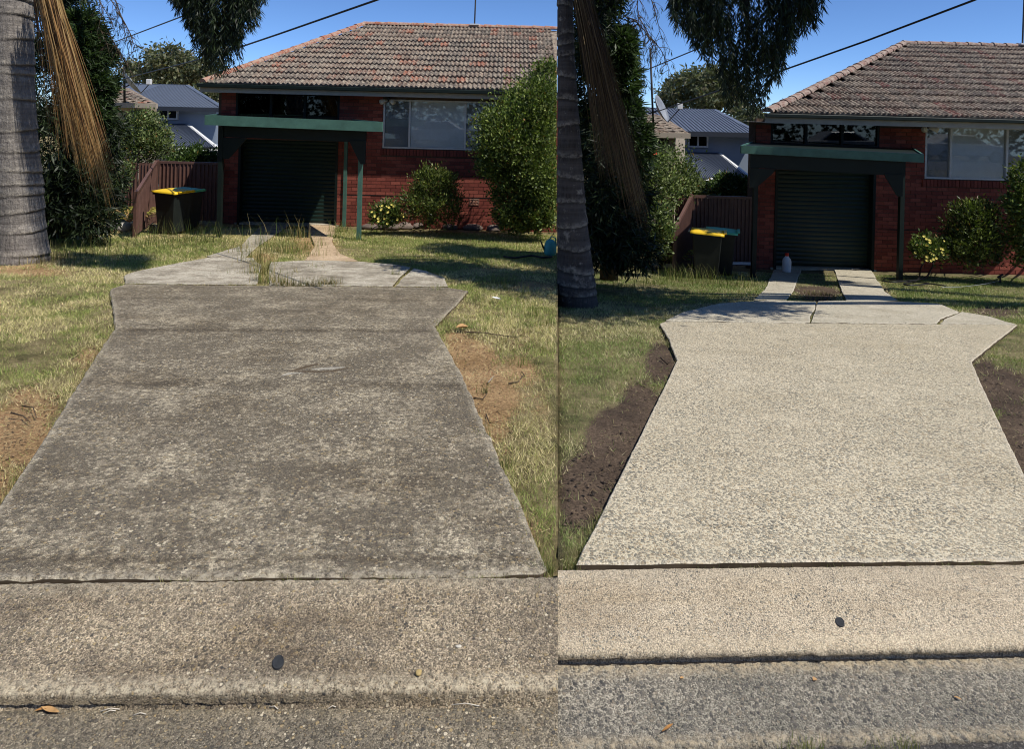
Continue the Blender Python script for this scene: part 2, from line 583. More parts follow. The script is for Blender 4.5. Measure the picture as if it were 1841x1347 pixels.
BR = (C(0.16, 0.040, 0.029), C(0.235, 0.060, 0.042), C(0.31, 0.088, 0.060))
M['brick'] = brick_mat('red_brick', False, BR)
M['bricks'] = brick_mat('red_bricks', True, BR)
M['mortar'] = paint('dark_mortar', C(0.10, 0.07, 0.055), 0.95, 0.1, 0.3, 10)
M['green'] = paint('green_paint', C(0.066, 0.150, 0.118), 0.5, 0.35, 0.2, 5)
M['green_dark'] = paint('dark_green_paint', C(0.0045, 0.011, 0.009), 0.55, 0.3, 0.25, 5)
M['door_green'] = paint('roller_door_green', C(0.005, 0.020, 0.0145), 0.5, 0.4, 0.2, 5)
M['cream'] = paint('cream_fascia', C(0.42, 0.38, 0.31), 0.6, 0.3, 0.12, 4)
M['alu'] = paint('window_aluminium', C(0.52, 0.53, 0.54), 0.4, 0.5, 0.1, 8, 0.3)
M['white'] = paint('white_paint', C(0.72, 0.72, 0.70), 0.5, 0.4, 0.1, 6)
M['fence'] = paint('brown_sheet_steel', C(0.125, 0.066, 0.052), 0.5, 0.4, 0.2, 4)
M['black'] = paint('black_plastic', C(0.012, 0.012, 0.013), 0.45, 0.4, 0.2, 10)
M['bin'] = paint('dark_bin_plastic', C(0.014, 0.018, 0.016), 0.5, 0.4, 0.2, 6)
M['yellow'] = paint('yellow_lid_plastic', C(0.80, 0.52, 0.02), 0.45, 0.4, 0.08, 6)
M['mint'] = paint('green_lid_plastic', C(0.13, 0.55, 0.33), 0.45, 0.4, 0.08, 6)
M['steel_roof'] = paint('blue_grey_roof', C(0.105, 0.125, 0.165), 0.45, 0.4, 0.08, 2)
M['render_wall'] = paint('pale_grey_render', C(0.26, 0.31, 0.38), 0.8, 0.2, 0.05, 2)
M['dark_trim'] = paint('charcoal_trim', C(0.035, 0.04, 0.05), 0.5, 0.4, 0.1, 5)
M['beige'] = paint('beige_render', C(0.42, 0.36, 0.28), 0.8, 0.2, 0.1, 3)
M['galv'] = paint('grey_metal', C(0.32, 0.34, 0.36), 0.45, 0.5, 0.15, 10, 0.4)
M['mast'] = paint('dark_mast', C(0.05, 0.045, 0.04), 0.6, 0.3, 0.2, 10)
M['rock'] = paint('grey_rock', C(0.16, 0.125, 0.105), 0.9, 0.2, 0.5, 6)
M['pale_rock'] = paint('pale_rock', C(0.45, 0.42, 0.37), 0.9, 0.2, 0.3, 8)
M['wood'] = paint('bark', C(0.055, 0.042, 0.032), 0.9, 0.2, 0.4, 12)
M['twig'] = paint('dry_twig', C(0.09, 0.065, 0.045), 0.9, 0.15, 0.4, 20)
M['disc'] = paint('dark_disc', C(0.028, 0.03, 0.032), 0.6, 0.35, 0.4, 60)
M['teal'] = paint('teal_plastic', C(0.10, 0.42, 0.38), 0.45, 0.4, 0.15, 6)
M['blind'] = paint('blind_slat', C(0.82, 0.83, 0.80), 0.6, 0.3, 0.06, 5)
M['curtain'] = paint('grey_curtain', C(0.30, 0.31, 0.32), 0.9, 0.1, 0.1, 3)
M['room'] = paint('dim_room', C(0.03, 0.03, 0.03), 0.9, 0.1, 0.2, 1)


def glass_mat(name, tint, gain):
    t = NT(name)
    tr = t.n('ShaderNodeBsdfTransparent')
    tr.inputs[0].default_value = tint
    gl = t.n('ShaderNodeBsdfGlossy', inp={'Roughness': 0.02})
    gl.inputs[0].default_value = (0.95, 0.97, 1.0, 1)
    fr = t.n('ShaderNodeFresnel', inp={'IOR': 1.5})
    mx = t.n('ShaderNodeMixShader')
    t.l(t.math('MULTIPLY', fr.outputs[0], gain, True), mx.inputs[0])
    t.l(tr.outputs[0], mx.inputs[1])
    t.l(gl.outputs[0], mx.inputs[2])
    t.l(mx.outputs[0], t.t.nodes['Material Output'].inputs[0])
    return t.m


M['glass'] = glass_mat('window_glass', C(0.95, 0.96, 0.96), 0.75)
M['glass_dark'] = glass_mat('dark_glass', C(0.24, 0.28, 0.27), 1.0)
for pk_, lo_, hi_ in (('palm_lit', srgb(112, 106, 100), srgb(164, 156, 146)), ('palm_shaded', srgb(58, 53, 51), srgb(90, 83, 78))):  # one trunk bark: sunlit tone at left, shade painted into the right
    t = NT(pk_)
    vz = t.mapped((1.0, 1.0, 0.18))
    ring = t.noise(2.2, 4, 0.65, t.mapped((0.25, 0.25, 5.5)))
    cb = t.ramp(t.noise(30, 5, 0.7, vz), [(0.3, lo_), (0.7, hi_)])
    cb = t.mix(t.ramp(ring, [(0.4, 0.0), (0.62, 0.75)]), cb, srgb(100, 94, 90))
    cb = t.mix(t.math('MULTIPLY', t.ramp(t.noise(6, 5, 0.7), [(0.58, 0.0), (0.68, 1.0)]), 0.5), cb, srgb(196, 186, 172))
    ra = t.n('ShaderNodeAttribute', attribute_name='ring').outputs['Fac']
    rf = t.math('MULTIPLY', ra, t.ramp(t.noise(8, 4, 0.7), [(0.3, 0.4), (0.6, 1.0)]))
    cb = t.mix(t.math('MULTIPLY', rf, 0.8, True), cb, srgb(52, 47, 43))
    ra2 = t.n('ShaderNodeAttribute', attribute_name='band').outputs['Fac']
    cb = t.mix(t.math('MULTIPLY', ra2, t.ramp(t.noise(16, 5, 0.75), [(0.4, 0.0), (0.62, 0.9)])), cb, srgb(176, 167, 152))
    t.bump(t.math('ADD', t.noise(40, 4, 0.7, vz), t.noise(14, 4, 0.7)), 0.8, 0.03)
    M[pk_] = t.done(cb, 0.9, 0.2)
# ================================================================== GROUND
SOIL = {  # bare patches: (px, py, half width px, half height px, strength)
    'L': [(30, 770, 75, 60, 1.1), (60, 720, 60, 40, .7), (0, 850, 60, 60, 0.8), (160, 640, 30, 60, .6), (840, 640, 60, 50, 1.25), (872, 700, 65, 55, 1.2), (930, 660, 45, 35, .75), (965, 720, 40, 40, .55), (820, 600, 30, 18, 0.9), (890, 745, 45, 45, .9), (900, 800, 30, 30, 0.5), (960, 508, 60, 10, .8), (870, 480, 40, 10, .5),
          (560, 430, 45, 25, .8), (470, 460, 30, 12, .8), (50, 478, 90, 14, .7), (950, 960, 20, 60, .6), (230, 405, 60, 10, .7), (930, 600, 40, 25, .5)],
    'R': [(1110, 790, 62, 70, 1.3), (1150, 720, 40, 50, 1.1), (1060, 850, 50, 60, 1.2), (1190, 640, 30, 45, .9), (1800, 690, 55, 40, 1.3), (1835, 760, 50, 70, 1.3), (1770, 655, 25, 20, 1.0), (1840, 850, 30, 50, 1.2),
          (1470, 520, 50, 12, 1.0), (1470, 533, 40, 8, 1.0), (1790, 555, 60, 14, .7), (1590, 520, 12, 16, .8), (1030, 900, 25, 40, .8)],
}


def soil_value(lot, X, Y):
    v = np.zeros(X.shape)
    for (px, py, rx, ry, st) in SOIL[lot]:
        c = g(lot, px, py)
        a = g(lot, px, py - ry)
        b = g(lot, px, py + ry)
        wx = rx * c.y / FPX
        wy = max((a.y - b.y) / 2, 0.05)
        # patches lie along the line of sight's ground track only in plan, as worn wheel edges
        sx = (a.x - b.x) / max(a.y - b.y, 1e-3)
        dx = (X - c.x - sx * (Y - c.y)) / wx
        dy = (Y - c.y) / wy
        d = np.sqrt(dx * dx + dy * dy)
        v = np.maximum(v, st * np.clip(1.45 - d, 0, 1))
    v = v + (vnoise(X, Y, 2.2, 3) - 0.5) * 0.35 + (vnoise(X, Y, 7.0, 4) - 0.5) * 0.25
    return np.clip(v, 0, 1)


def ground_sheet(lot, name, mat, label):
    sg = LOT[lot]['sgn']
    y0 = LOT[lot]['y0']
    ys = np.concatenate([np.arange(y0 - 0.12, 13, 0.07), np.linspace(13.1, 20, 40), np.linspace(20.5, 60, 30)])
    ds = np.concatenate([np.arange(0, 8.0, 0.07), np.linspace(8.1, 14, 30), np.linspace(15, 60, 20)])
    Yg, Dg = np.meshgrid(ys, ds, indexing='ij')
    Zb = zplane(lot, np.minimum(Yg, 19.0)) - 0.028
    Zb = np.where(Yg < y0 + 0.02, -0.09, Zb)
    X0 = seam_x(Yg, Zb)
    Xg = X0 + sg * Dg
    edge = np.clip(Dg / 0.3, 0, 1)
    bump = (vnoise(Xg, Yg, 1.3, 8) - 0.5) * 0.03 + (vnoise(Xg, Yg, 5, 9) - 0.5) * 0.016 + (vnoise(Xg, Yg, 12, 19) - 0.5) * 0.010
    s = soil_value(lot, Xg, Yg)
    Zg = Zb + np.where(Yg > y0 + 0.1, bump - 0.012, 0) - 0.012 * s
    ny, nx = Yg.shape
    V = np.stack([Xg, Yg, Zg], -1).reshape(-1, 3)
    idx = np.arange(ny * nx).reshape(ny, nx)
    F = np.stack([idx[:-1, :-1], idx[:-1, 1:], idx[1:, 1:], idx[1:, :-1]], -1).reshape(-1, 4)
    # skirt along the boundary
    nb = len(V)
    sk = np.stack([X0[:, 0], Yg[:, 0], Zg[:, 0] - 4.0], -1)
    sk[:, 0] = seam_x(sk[:, 1], sk[:, 2])
    V = np.concatenate([V, sk])
    j = np.arange(ny - 1)
    F = np.concatenate([F, np.stack([idx[:-1, 0], idx[1:, 0], nb + j + 1, nb + j], -1)])
    if sg < 0:
        F = F[:, ::-1]
    soil = np.concatenate([s.ravel(), np.ones(ny)])
    me = np_mesh(name, V, F, mat, {'soil': soil}, smooth=True)
    o = link(name, me)
    return tag(o, label, None, None, 'structure')


ground_sheet('L', 'lawn', M['lawn_old'], 'dry patchy lawn on both sides of the weathered grey driveway')
ground_sheet('R', 'lawn', M['lawn_new'], 'short mown lawn on both sides of the clean pale driveway')
mb = MB().box((-400, -60, -4.6), (400, 900, -4.4))
tag(mb.build('ground', M['earth'], loc=(0, 0, -4.6)), 'brown earth lying below and beyond the two lots', None, None, 'structure')


def resample(pts, step, jit, seed):
    out = []
    n = len(pts)
    run = 0.0
    for i in range(n):
        a, b = Vector(pts[i][:2]), Vector(pts[(i + 1) % n][:2])
        L = (b - a).length
        k = max(1, int(L / step))
        nrm = Vector((-(b - a).y, (b - a).x)).normalized()
        for q in range(k):
            p = a.lerp(b, q / k)
            s = run + L * q / k
            e = min(1.0, min(q, k - q) / 3.0)
            j = float((vnoise(s, seed, 1.1, 31) - .5) * 3.2 + (vnoise(s, seed, 5.0, 32) - .5) * 1.6 + (vnoise(s, seed, 19.0, 33) - .5) * 1.0 + max(0, float(vnoise(s, seed, 7.0, 34)) - .78) * 9)
            out.append(p + nrm * j * jit * e)
        run += L
    return out


SLABS = {'L': [], 'R': []}


def slab(name, lot, px_pts, mat, label, kind='structure', thick=0.12, lift=0.0, jit=0.006, chip=0.010, inset=0.03, parent=None, zfun=None):
    pts = [g(lot, x, y) for x, y in px_pts]
    P = resample(pts, 0.03, jit, len(label))
    SLABS[lot].append([(q.x, q.y) for q in pts])
    area = sum(P[i].x * P[(i + 1) % len(P)].y - P[(i + 1) % len(P)].x * P[i].y for i in range(len(P)))
    if area < 0:
        P.reverse()
    n = len(P)
    zf = zfun or (lambda x, y: zplane(lot, y) + lift)
    V = []
    wear = []
    inner = []
    for i in range(n):
        a, b = P[(i - 2) % n], P[(i + 2) % n]
        d = (b - a)
        nn = Vector((-d.y, d.x)).normalized()
        inner.append(P[i] + nn * inset)
    for p in P:
        V.append((p.x, p.y, zf(p.x, p.y) - thick)); wear.append(1)
    for p in P:
        V.append((p.x, p.y, zf(p.x, p.y) - chip * (0.5 + 1.2 * float(vnoise(p.x, p.y, 14, 5))))); wear.append(1)
    for i, p in enumerate(P):
        q = p.lerp(inner[i], 0.22)
        V.append((q.x, q.y, zf(q.x, q.y))); wear.append(0.95)
    for q in inner:
        V.append((q.x, q.y, zf(q.x, q.y))); wear.append(0.0)
    F = []
    for k in range(3):
        for i in range(n):
            j = (i + 1) % n
            F.append((k * n + i, k * n + j, (k + 1) * n + j, (k + 1) * n + i))
    from mathutils.geometry import delaunay_2d_cdt
    base = [Vector((V[3 * n + i][0], V[3 * n + i][1])) for i in range(n)]
    ov, _, of, _, _, _ = delaunay_2d_cdt(base, [], [tuple(range(n))], 1, 1e-5)
    b0 = len(V)
    for q in ov:
        V.append((q.x, q.y, zf(q.x, q.y))); wear.append(0.0)
    F += [tuple(b0 + i for i in f) for f in of]
    c = Vector(V[0])
    me = bpy.data.meshes.new(name)
    me.from_pydata([tuple(Vector(v) - c) for v in V], [], F)
    me.update()
    at_ = me.attributes.new('wear', 'FLOAT', 'POINT')
    at_.data.foreach_set('value', np.array(wear, np.float32))
    me.materials.append(mat)
    me.materials.append(M['earth'])
    for pl_ in list(me.polygons)[:n]:
        pl_.material_index = 1
    o = link(name, me, None, c)
    if label:
        tag(o, label, None, None, kind)
    return o


# weathered driveway
MAIN_L = [(-96, 1043), (0, 905), (50, 832), (95, 764), (150, 676), (207, 590), (203, 560), (198, 520), (226, 511), (500, 514), (806, 517), (842, 523), (822, 546), (781, 586), (832, 675), (887, 800), (940, 915), (974, 1000), (985, 1022), (972, 1030), (700, 1034), (400, 1037.5)]
MAIN_R = [(1036, 1014), (1100, 885), (1217, 648), (1203, 610), (1186, 582), (1196, 578), (1500, 582), (1829, 584), (1790, 615), (1747, 650), (1778, 720), (1841, 853), (1917, 1006), (1841, 1006), (1440, 1010)]
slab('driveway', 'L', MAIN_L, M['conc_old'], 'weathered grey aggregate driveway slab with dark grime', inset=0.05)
slab('driveway', 'R', MAIN_R, M['conc_new'], 'clean pale exposed aggregate driveway slab', jit=0.002, chip=0.006)
PAN_L = [[(225, 508), (224, 494), (246, 487), (316, 473), (386, 460), (455, 463), (470, 476), (462, 510)],
         [(484, 511), (486, 471), (560, 467), (653, 470), (712, 475), (738, 480), (716, 499), (705, 513)],
         [(712, 513), (723, 499), (744, 481), (768, 487), (800, 499), (806, 514)]]
PAN_R = [[(1197, 575), (1229, 560), (1293, 545), (1379, 539), (1467, 542), (1464, 556), (1457, 566), (1455, 579)],
         [(1458, 578), (1471, 541), (1560, 539), (1687, 545), (1724, 560), (1690, 572), (1682, 581)],
         [(1690, 581), (1696, 574), (1730, 560), (1777, 568), (1809, 578), (1826, 582)]]
LABP = ['cracked pale apron panel left of the grass tuft on weathered driveway', 'pale apron panel between the grass tuft and the crack', 'small broken apron corner panel beside the dry lawn']
for p_, l_ in zip(PAN_L, LABP):
    slab('pavement', 'L', p_, M['conc_old_panel'], l_, lift=-0.004)
for p_, l_ in zip(PAN_R, ['shaded apron panel at the left of the clean driveway', 'large clean apron panel before the right wheel strip', 'broken corner apron panel beyond the crack on clean driveway']):
    slab('pavement', 'R', p_, M['conc_new_panel'], l_, lift=-0.004)
ST_L = [[(372, 459), (402, 450), (432, 441), (470, 404), (520, 404), (462, 442), (440, 462)], [(548, 466), (566, 440), (551, 403), (604, 403), (597, 433), (612, 455), (645, 468)]]
ST_R = [[(1356, 537), (1374, 521), (1392, 484), (1440, 484), (1426, 522), (1414, 537)], [(1521, 538), (1513, 522), (1500, 484), (1566, 484), (1590, 523), (1614, 538)]]
for p_, l_ in zip(ST_L, ['left concrete wheel strip leading under the sunlit green carport', 'sandy right wheel strip leading to the sunlit roller door']):
    slab('path', 'L', p_, M['conc_sand' if 'right' in l_ else 'conc_old_panel'], l_, lift=-0.01)
for p_, l_ in zip(ST_R, ['left concrete wheel strip leading under the shaded carport', 'right concrete wheel strip with a sunlit edge under shaded carport']):
    slab('path', 'R', p_, M['conc_new_panel'], l_, lift=-0.01)


# kerb layback, gutter and road: strips that run along the street
def line_fn(a, b, z):
    A, B = on_z(a[0], a[1], z), on_z(b[0], b[1], z)
    k = (B.y - A.y) / (B.x - A.x)
    return lambda x: A.y + k * (x - A.x)


def strip(name, lot, rows, mat, label, xs_out, seed=1):
    """ rows: (function of x giving y, z, jitter y, jitter z, wear) """
    sg = LOT[lot]['sgn']
    n = 420
    V, W = [], []
    dist = np.concatenate([np.linspace(0, 2.6, n), np.linspace(2.65, xs_out, 12)])
    r = np.random.default_rng(seed)
    m = len(dist)
    for (fy, z, jy, jz, wr) in rows:
        x0 = 0.05
        for _ in range(4):
            x0 = seam_x(fy(x0), z)
        nj = (vnoise(dist, dist * 0 + z * 77, 28, seed) - .5) + (vnoise(dist, dist * 0 + z * 55, 70, seed + 1) - .5)
        nz = (vnoise(dist, dist * 0 + z * 33, 35, seed + 2) - .5) + (vnoise(dist, dist * 0 + z * 15, 90, seed + 3) - .5)
        for i in range(m):
            x = x0 + sg * dist[i]
            y = fy(x) + nj[i] * jy
            if i == 0:
                x = seam_x(y, z)
            V.append((x, y, z + nz[i] * jz)); W.append(wr)
    idx = np.arange(len(V)).reshape(len(rows), m)
    F = np.stack([idx[:-1, :-1], idx[1:, :-1], idx[1:, 1:], idx[:-1, 1:]], -1).reshape(-1, 4)
    if sg < 0:
        F = F[:, ::-1]
    me = np_mesh(name, np.array(V), F, mat, {'wear': np.array(W)}, smooth=False)
    return tag(link(name, me), label, None, None, 'structure')


fo = lambda f, d: (lambda x: f(x) + d)
jL = line_fn((0, 1046), (985, 1034), 0)
lL = line_fn((0, 1250), (985, 1238), -0.058)
bL = line_fn((0, 1276), (985, 1270), -0.112)
strip('kerb', 'L', [(fo(jL, 0.005), -0.09, 0, 0, 0), (fo(jL, -0.004), -0.008, .006, .004, .8), (fo(jL, -0.018), 0, .006, .001, .6), (fo(jL, -0.09), -0.010, 0, 0, 0), (fo(lL, 0.07), -0.048, 0, .001, 0), (fo(lL, 0.026), -0.052, .003, .001, .75),
                    (fo(lL, 0.006), -0.057, .005, .002, 1), (fo(lL, -0.003), -0.070, .005, .002, .35), (fo(bL, 0.006), -0.104, .006, .003, 0), (fo(bL, -0.004), -0.116, .003, .002, 0)], M['kerb_old'], 'weathered concrete kerb crossing with crumbled pale lip', 14, 2)
strip('gutter', 'L', [(fo(bL, 0.02), -0.118, 0, 0, 0), (fo(bL, -0.012), -0.113, .004, .002, .4), (fo(bL, -0.03), -0.112, 0, 0, 0), (fo(bL, -0.3), -0.118, 0, .003, 0), (fo(bL, -0.75), -0.10, 0, 0, 0)], M['gutter_old'], 'dark weathered concrete gutter below the left kerb', 14, 3)
jR = line_fn((1003, 1021), (1841, 1011), 0)
lR = line_fn((1003, 1173), (1841, 1160), -0.055)
bR = line_fn((1003, 1193), (1841, 1178), -0.106)
eR = line_fn((1003, 1349), (1841, 1326), -0.132)
strip('kerb', 'R', [(fo(jR, 0.002), -0.09, 0, 0, 0), (fo(jR, -0.004), -0.010, .003, .002, .8), (fo(jR, -0.016), 0, .003, .001, .5), (fo(jR, -0.10), -0.008, 0, 0, 0), (fo(lR, 0.06), -0.046, 0, .002, 0), (fo(lR, 0.022), -0.050, .006, .003, .4),
                    (fo(lR, 0.003), -0.058, .007, .004, .3), (fo(lR, -0.006), -0.074, .007, .004, .0), (fo(bR, 0.004), -0.098, .005, .003, 0), (fo(bR, -0.004), -0.112, .003, .002, 0)], M['kerb_new'], 'clean sand coloured concrete kerb crossing with rough lip', 14, 4)
strip('gutter', 'R', [(fo(bR, 0.02), -0.114, 0, 0, .3), (fo(bR, -0.006), -0.108, .002, .001, 1), (fo(bR, -0.035), -0.109, 0, 0, .75), (fo(bR, -0.07), -0.112, .02, 0, 0), (fo(eR, 0.05), -0.131, 0, .002, 0), (fo(eR, 0.012), -0.132, .008, .002, .9), (fo(eR, 0), -0.140, .012, .004, .5), (fo(eR, 0), -0.2, 0, 0, 0)], M['gutter_new'], 'wet dark concrete gutter strip below the right kerb', 14, 5)
strip('road', 'R', [(fo(eR, 0.03), -0.150, .0, .0, 0), (fo(eR, -0.02), -0.146, .01, .006, 0), (fo(eR, -0.3), -0.135, 0, .004, 0), (fo(eR, -1.2), -0.10, 0, 0, 0)], M['asphalt'], 'grey asphalt road edge along the right gutter', 14, 6)
mb = MB().box((-40, -14, -0.4), (40, 1.25, -0.14))
tag(mb.build('road', M['asphalt'], loc=(0, -5, -0.4)), 'asphalt street in front of both driveways', None, None, 'structure')

# ================================================================== HOUSES
def piece(name, me, parent, p, rot=None, scale=None):
    o = bpy.data.objects.new(name, me)
    COL.objects.link(o)
    o.parent = parent
    o.location = Vector(p) - wloc(parent)
    if rot is not None:
        if len(rot) == 4:
            o.rotation_mode = 'QUATERNION'
            o.rotation_quaternion = rot
        else:
            o.rotation_euler = rot
    if scale is not None:
        o.scale = scale
    return o


def tile_mesh(w, e, mat):
    n = 9
    V, F = [], []
    L = e + 0.04
    for j, (y, lift) in enumerate(((-0.004, 0.010), (0.0, 0.052), (L, 0.004))):
        for i in range(n):
            x = w * i / (n - 1)
            h = 0.023 * math.cos(4 * math.pi * i / (n - 1) + 0.6) if j else 0.004 * math.cos(4 * math.pi * i / (n - 1) + 0.6)
            V.append((x - w / 2, y, lift + h))
    for j in range(2):
        for i in range(n - 1):
            F.append((j * n + i, j * n + i + 1, (j + 1) * n + i + 1, (j + 1) * n + i))
    me = bpy.data.meshes.new('tile')
    me.from_pydata(V, [], F)
    me.materials.append(mat)
    return me


def cap_mesh(L, r, mat):
    V, F = [], []
    n = 7
    for y, rr in ((-L / 2, r * 1.12), (-L / 2 + 0.05, r * 1.08), (L / 2, r * 0.92)):
        for i in range(n):
            t_ = math.pi * i / (n - 1)
            V.append((math.cos(t_) * rr, y, math.sin(t_) * rr * 0.8 - 0.02))
    for j in range(2):
        for i in range(n - 1):
            F.append((j * n + i, j * n + i + 1, (j + 1) * n + i + 1, (j + 1) * n + i))
    F.append(tuple(range(n))); F.append(tuple(range(2 * n, 3 * n))[::-1])
    me = bpy.data.meshes.new('ridge_cap')
    me.from_pydata(V, [], F)
    me.materials.append(mat)
    return me


def bricks(wall, Yface, x0, x1, z0, z1, openings, prefer, lotkey):
    """ stretcher-bond bricks in front of the mortar wall """
    BL, BH, JX, JZ, D = 0.23, 0.076, 0.011, 0.011, 0.06
    b = MB().box((-BL / 2, 0, -BH / 2), (BL / 2, D, BH / 2))
    me = b.mesh('brick', M['brick'])
    lst = []
    r = random.Random(5)
    k = 0
    z = z0
    while z + BH < z1:
        spans = [(x0, x1)]
        for (ox0, ox1, oz0, oz1) in openings:
            if z + BH > oz0 and z < oz1:
                ns = []
                for a, c in spans:
                    if ox1 <= a or ox0 >= c:
                        ns.append((a, c))
                    else:
                        if ox0 - a > 0.04: ns.append((a, ox0))
                        if c - ox1 > 0.04: ns.append((ox1, c))
                spans = ns
        off = 0 if k % 2 == 0 else (BL + JX) / 2
        for a, c in spans:
            st = x0 - off + math.floor((a - x0 + off) / (BL + JX)) * (BL + JX)
            while st < c:
                p, q = max(st, a), min(st + BL, c)
                if q - p > 0.03:
                    lst.append(((p + q) / 2, z + BH / 2, (q - p) / BL))
                st += BL + JX
        z += BH + JZ
        k += 1
    # the bricks the photograph shows become objects, the rest one part
    lst.sort(key=lambda t_: prefer(t_[0], t_[1]))
    first, rest = lst[:300], lst[300:]
    for (x, zz, sx) in first:
        piece('brick', me, wall, (x, Yface - 0.008 - r.uniform(0, 0.003), zz), None, (sx, 1, 1))
    mbx = MB()
    rn = []
    for (x, zz, sx) in rest:
        j = r.uniform(0, 0.003)
        mbx.box((x - sx * BL / 2, Yface - 0.008 - j, zz - BH / 2), (x + sx * BL / 2, Yface + 0.05, zz + BH / 2))
        rn += [r.random()] * 8
    if rest:
        o = mbx.build('brick_courses', M['bricks'], wall)
        a = o.data.attributes.new('rnd', 'FLOAT', 'POINT')
        a.data.foreach_set('value', np.array(rn, np.float32))
        o['kind'] = 'stuff'


def rect(p, Y):
    a, b = at(p[0], p[1], Y), at(p[2], p[3], Y)
    return (a.x, b.x, min(a.z, b.z), max(a.z, b.z))


def house(lot, p):
    key = p['key']
    Yf = p['Yf']
    Ye = Yf - p['over']
    zg = zplane(lot, Yf)
    H = empty('brick_house', (at(*p['door'][:2], Yf).x, Yf, zg), p['label'], 'house')
    # roof survey
    A = at(*p['eave'], Ye)            # left eave corner, gutter top line
    Rg = at(*p['apex'], p['Yr'])      # hip apex
    pitch = math.atan2(Rg.z - A.z, p['Yr'] - Ye)
    if lot == 'L':
        xe_r = seam_x(Ye, A.z) - 0.02
        xr_r = seam_x(p['Yr'], Rg.z) - 0.02
    else:
        xe_r, xr_r = at(2010, p['eave'][1], Ye).x, at(2010, p['eave'][1], p['Yr']).x
    Bk = Vector((p['back'][0], 2 * p['Yr'] - Ye, A.z))
    roof_mb = MB()
    dz = Vector((0, 0, -0.035))
    e0, e1 = A + dz, Vector((xe_r, Ye, A.z)) + dz
    r0, r1 = Rg + dz, Vector((xr_r, p['Yr'], Rg.z)) + dz
    b0, b1 = Bk + dz, Vector((xr_r + (xr_r - xe_r) * 0.9, Bk.y, A.z)) + dz
    roof_mb.add([e0, e1, r1, r0, b0, b1], [(0, 1, 2, 3), (0, 3, 4), (3, 2, 5, 4), (1, 5, 2), (0, 4, 5, 1)])
    roof = roof_mb.build('roof', M['tiles_' + key], H)
    a_ = roof.data.attributes.new('rnd', 'FLOAT', 'POINT')
    a_.data.foreach_set('value', np.full(len(roof.data.vertices), 0.45, np.float32))
    # tiles
    slope_len = (p['Yr'] - Ye) / math.cos(pitch)
    nrow = p['rows']
    ex = slope_len / nrow
    tw = p['tw']
    tm = tile_mesh(tw, ex, M['tile_' + key])
    rr = random.Random(3)
    tl = []
    for r in range(nrow):
        f0 = (r + 0.0) / nrow
        fm = (r + 0.5) / nrow
        y = Ye - 0.03 + (p['Yr'] - Ye) * f0
        z = A.z + (Rg.z - A.z) * f0
        xl = A.x + (Rg.x - A.x) * fm - tw * 0.1
        xr = xe_r + (xr_r - xe_r) * fm
        k0 = math.ceil((xl - A.x) / tw)
        x = A.x + (k0 + 0.5) * tw + rr.uniform(-0.006, 0.006)
        while x + tw * 0.5 < xr + (0 if lot == 'L' else 9):
            if x > xr:
                break
            tl.append((x, y, z + 0.0))
            x += tw
    tl = tl
    vis = [q for q in tl if p['tile_px'](FPX * (q[0] * CR + (q[2] - CAMZ) * SR) / q[1] + CX)]
    inv = [q for q in tl if q not in vis]
    first, rest = vis[:300], vis[300:] + inv
    for q in first:
        piece('tile', tm, roof, q, (pitch + rr.uniform(-.012, .012), rr.uniform(-.008, .008), rr.uniform(-.006, .006)))
    TV = np.array([v.co for v in tm.vertices])
    TF = np.array([pl.vertices[:] for pl in tm.polygons])
    V, F, RN = [], [], []
    Rm = np.array(Matrix.Rotation(pitch, 3, 'X'))
    for i, q in enumerate(rest):
        V.append(TV @ Rm.T + np.array(q) + np.array([0, 0, rr.uniform(-.004, .004)]))
        F.append(TF + i * len(TV))
        RN.append(np.full(len(TV), rr.random()))
    if rest:
        me = np_mesh('roof_tiling', np.concatenate(V), np.concatenate(F), M['tiles_' + key], {'rnd': np.concatenate(RN)}, off=wloc(roof))
        o = link('roof_tiling', me, roof)
        o['kind'] = 'stuff'
    # caps on hip and ridge
    cm = cap_mesh(0.40, 0.115, M['ridge_' + key])
    def caps(a, b, raise_=0.03):
        d = b - a
        n = int(d.length / 0.37)
        q = d.normalized().to_track_quat('Y', 'Z')
        for i in range(n + 1):
            pp = a + d * ((i + 0.5) / (n + 1))
            piece('ridge_cap', cm, roof, pp + Vector((0, 0, raise_)), tuple(q @ Quaternion((1, rr.uniform(-.02, .02), 0, rr.uniform(-.02, .02)))))
    caps(A + Vector((0.08, 0.05, 0.02)), Rg)
    caps(Rg, Vector((xr_r, p['Yr'], Rg.z)))
    # gutter, fascia, soffit
    gh, fh = p['gut'], p['fas']
    x_l = A.x - 0.02
    MB().box((x_l, Ye - 0.09, A.z - gh), (xe_r, Ye + 0.02, A.z - 0.005)).build('gutter', M['green_dark'], H, bevel=0.012)
    MB().box((x_l + 0.03, Ye + 0.023, A.z - gh - fh), (xe_r, Ye + 0.05, A.z - gh + 0.03)).build('fascia', M['cream'], H)
    zs = A.z - gh - fh + 0.012
    xw_r = seam_x(Yf, zg) - 0.03 if lot == 'L' else at(2010, 300, Yf).x
    xw_l = at(*p['wall_l'], Yf).x
    MB().box((x_l + 0.04, Ye + 0.052, zs), (xe_r - 0.02, Yf + 0.3, zs + 0.01)).build('soffit', M['cream'], H)
    # walls
    hw = rect(p['hiwin'], Yf)
    mw = rect(p['win'], Yf)
    gd = rect(p['door'], Yf)
    gd = (gd[0], gd[1], zg - 0.3, gd[3])
    wall = MB()
    xs = sorted({xw_l, xw_r, hw[0], hw[1], mw[0], min(mw[1], xw_r), gd[0], gd[1]})
    zsx = sorted({zg - 0.4, gd[3], hw[2], hw[3], mw[2], mw[3], zs - 0.002})
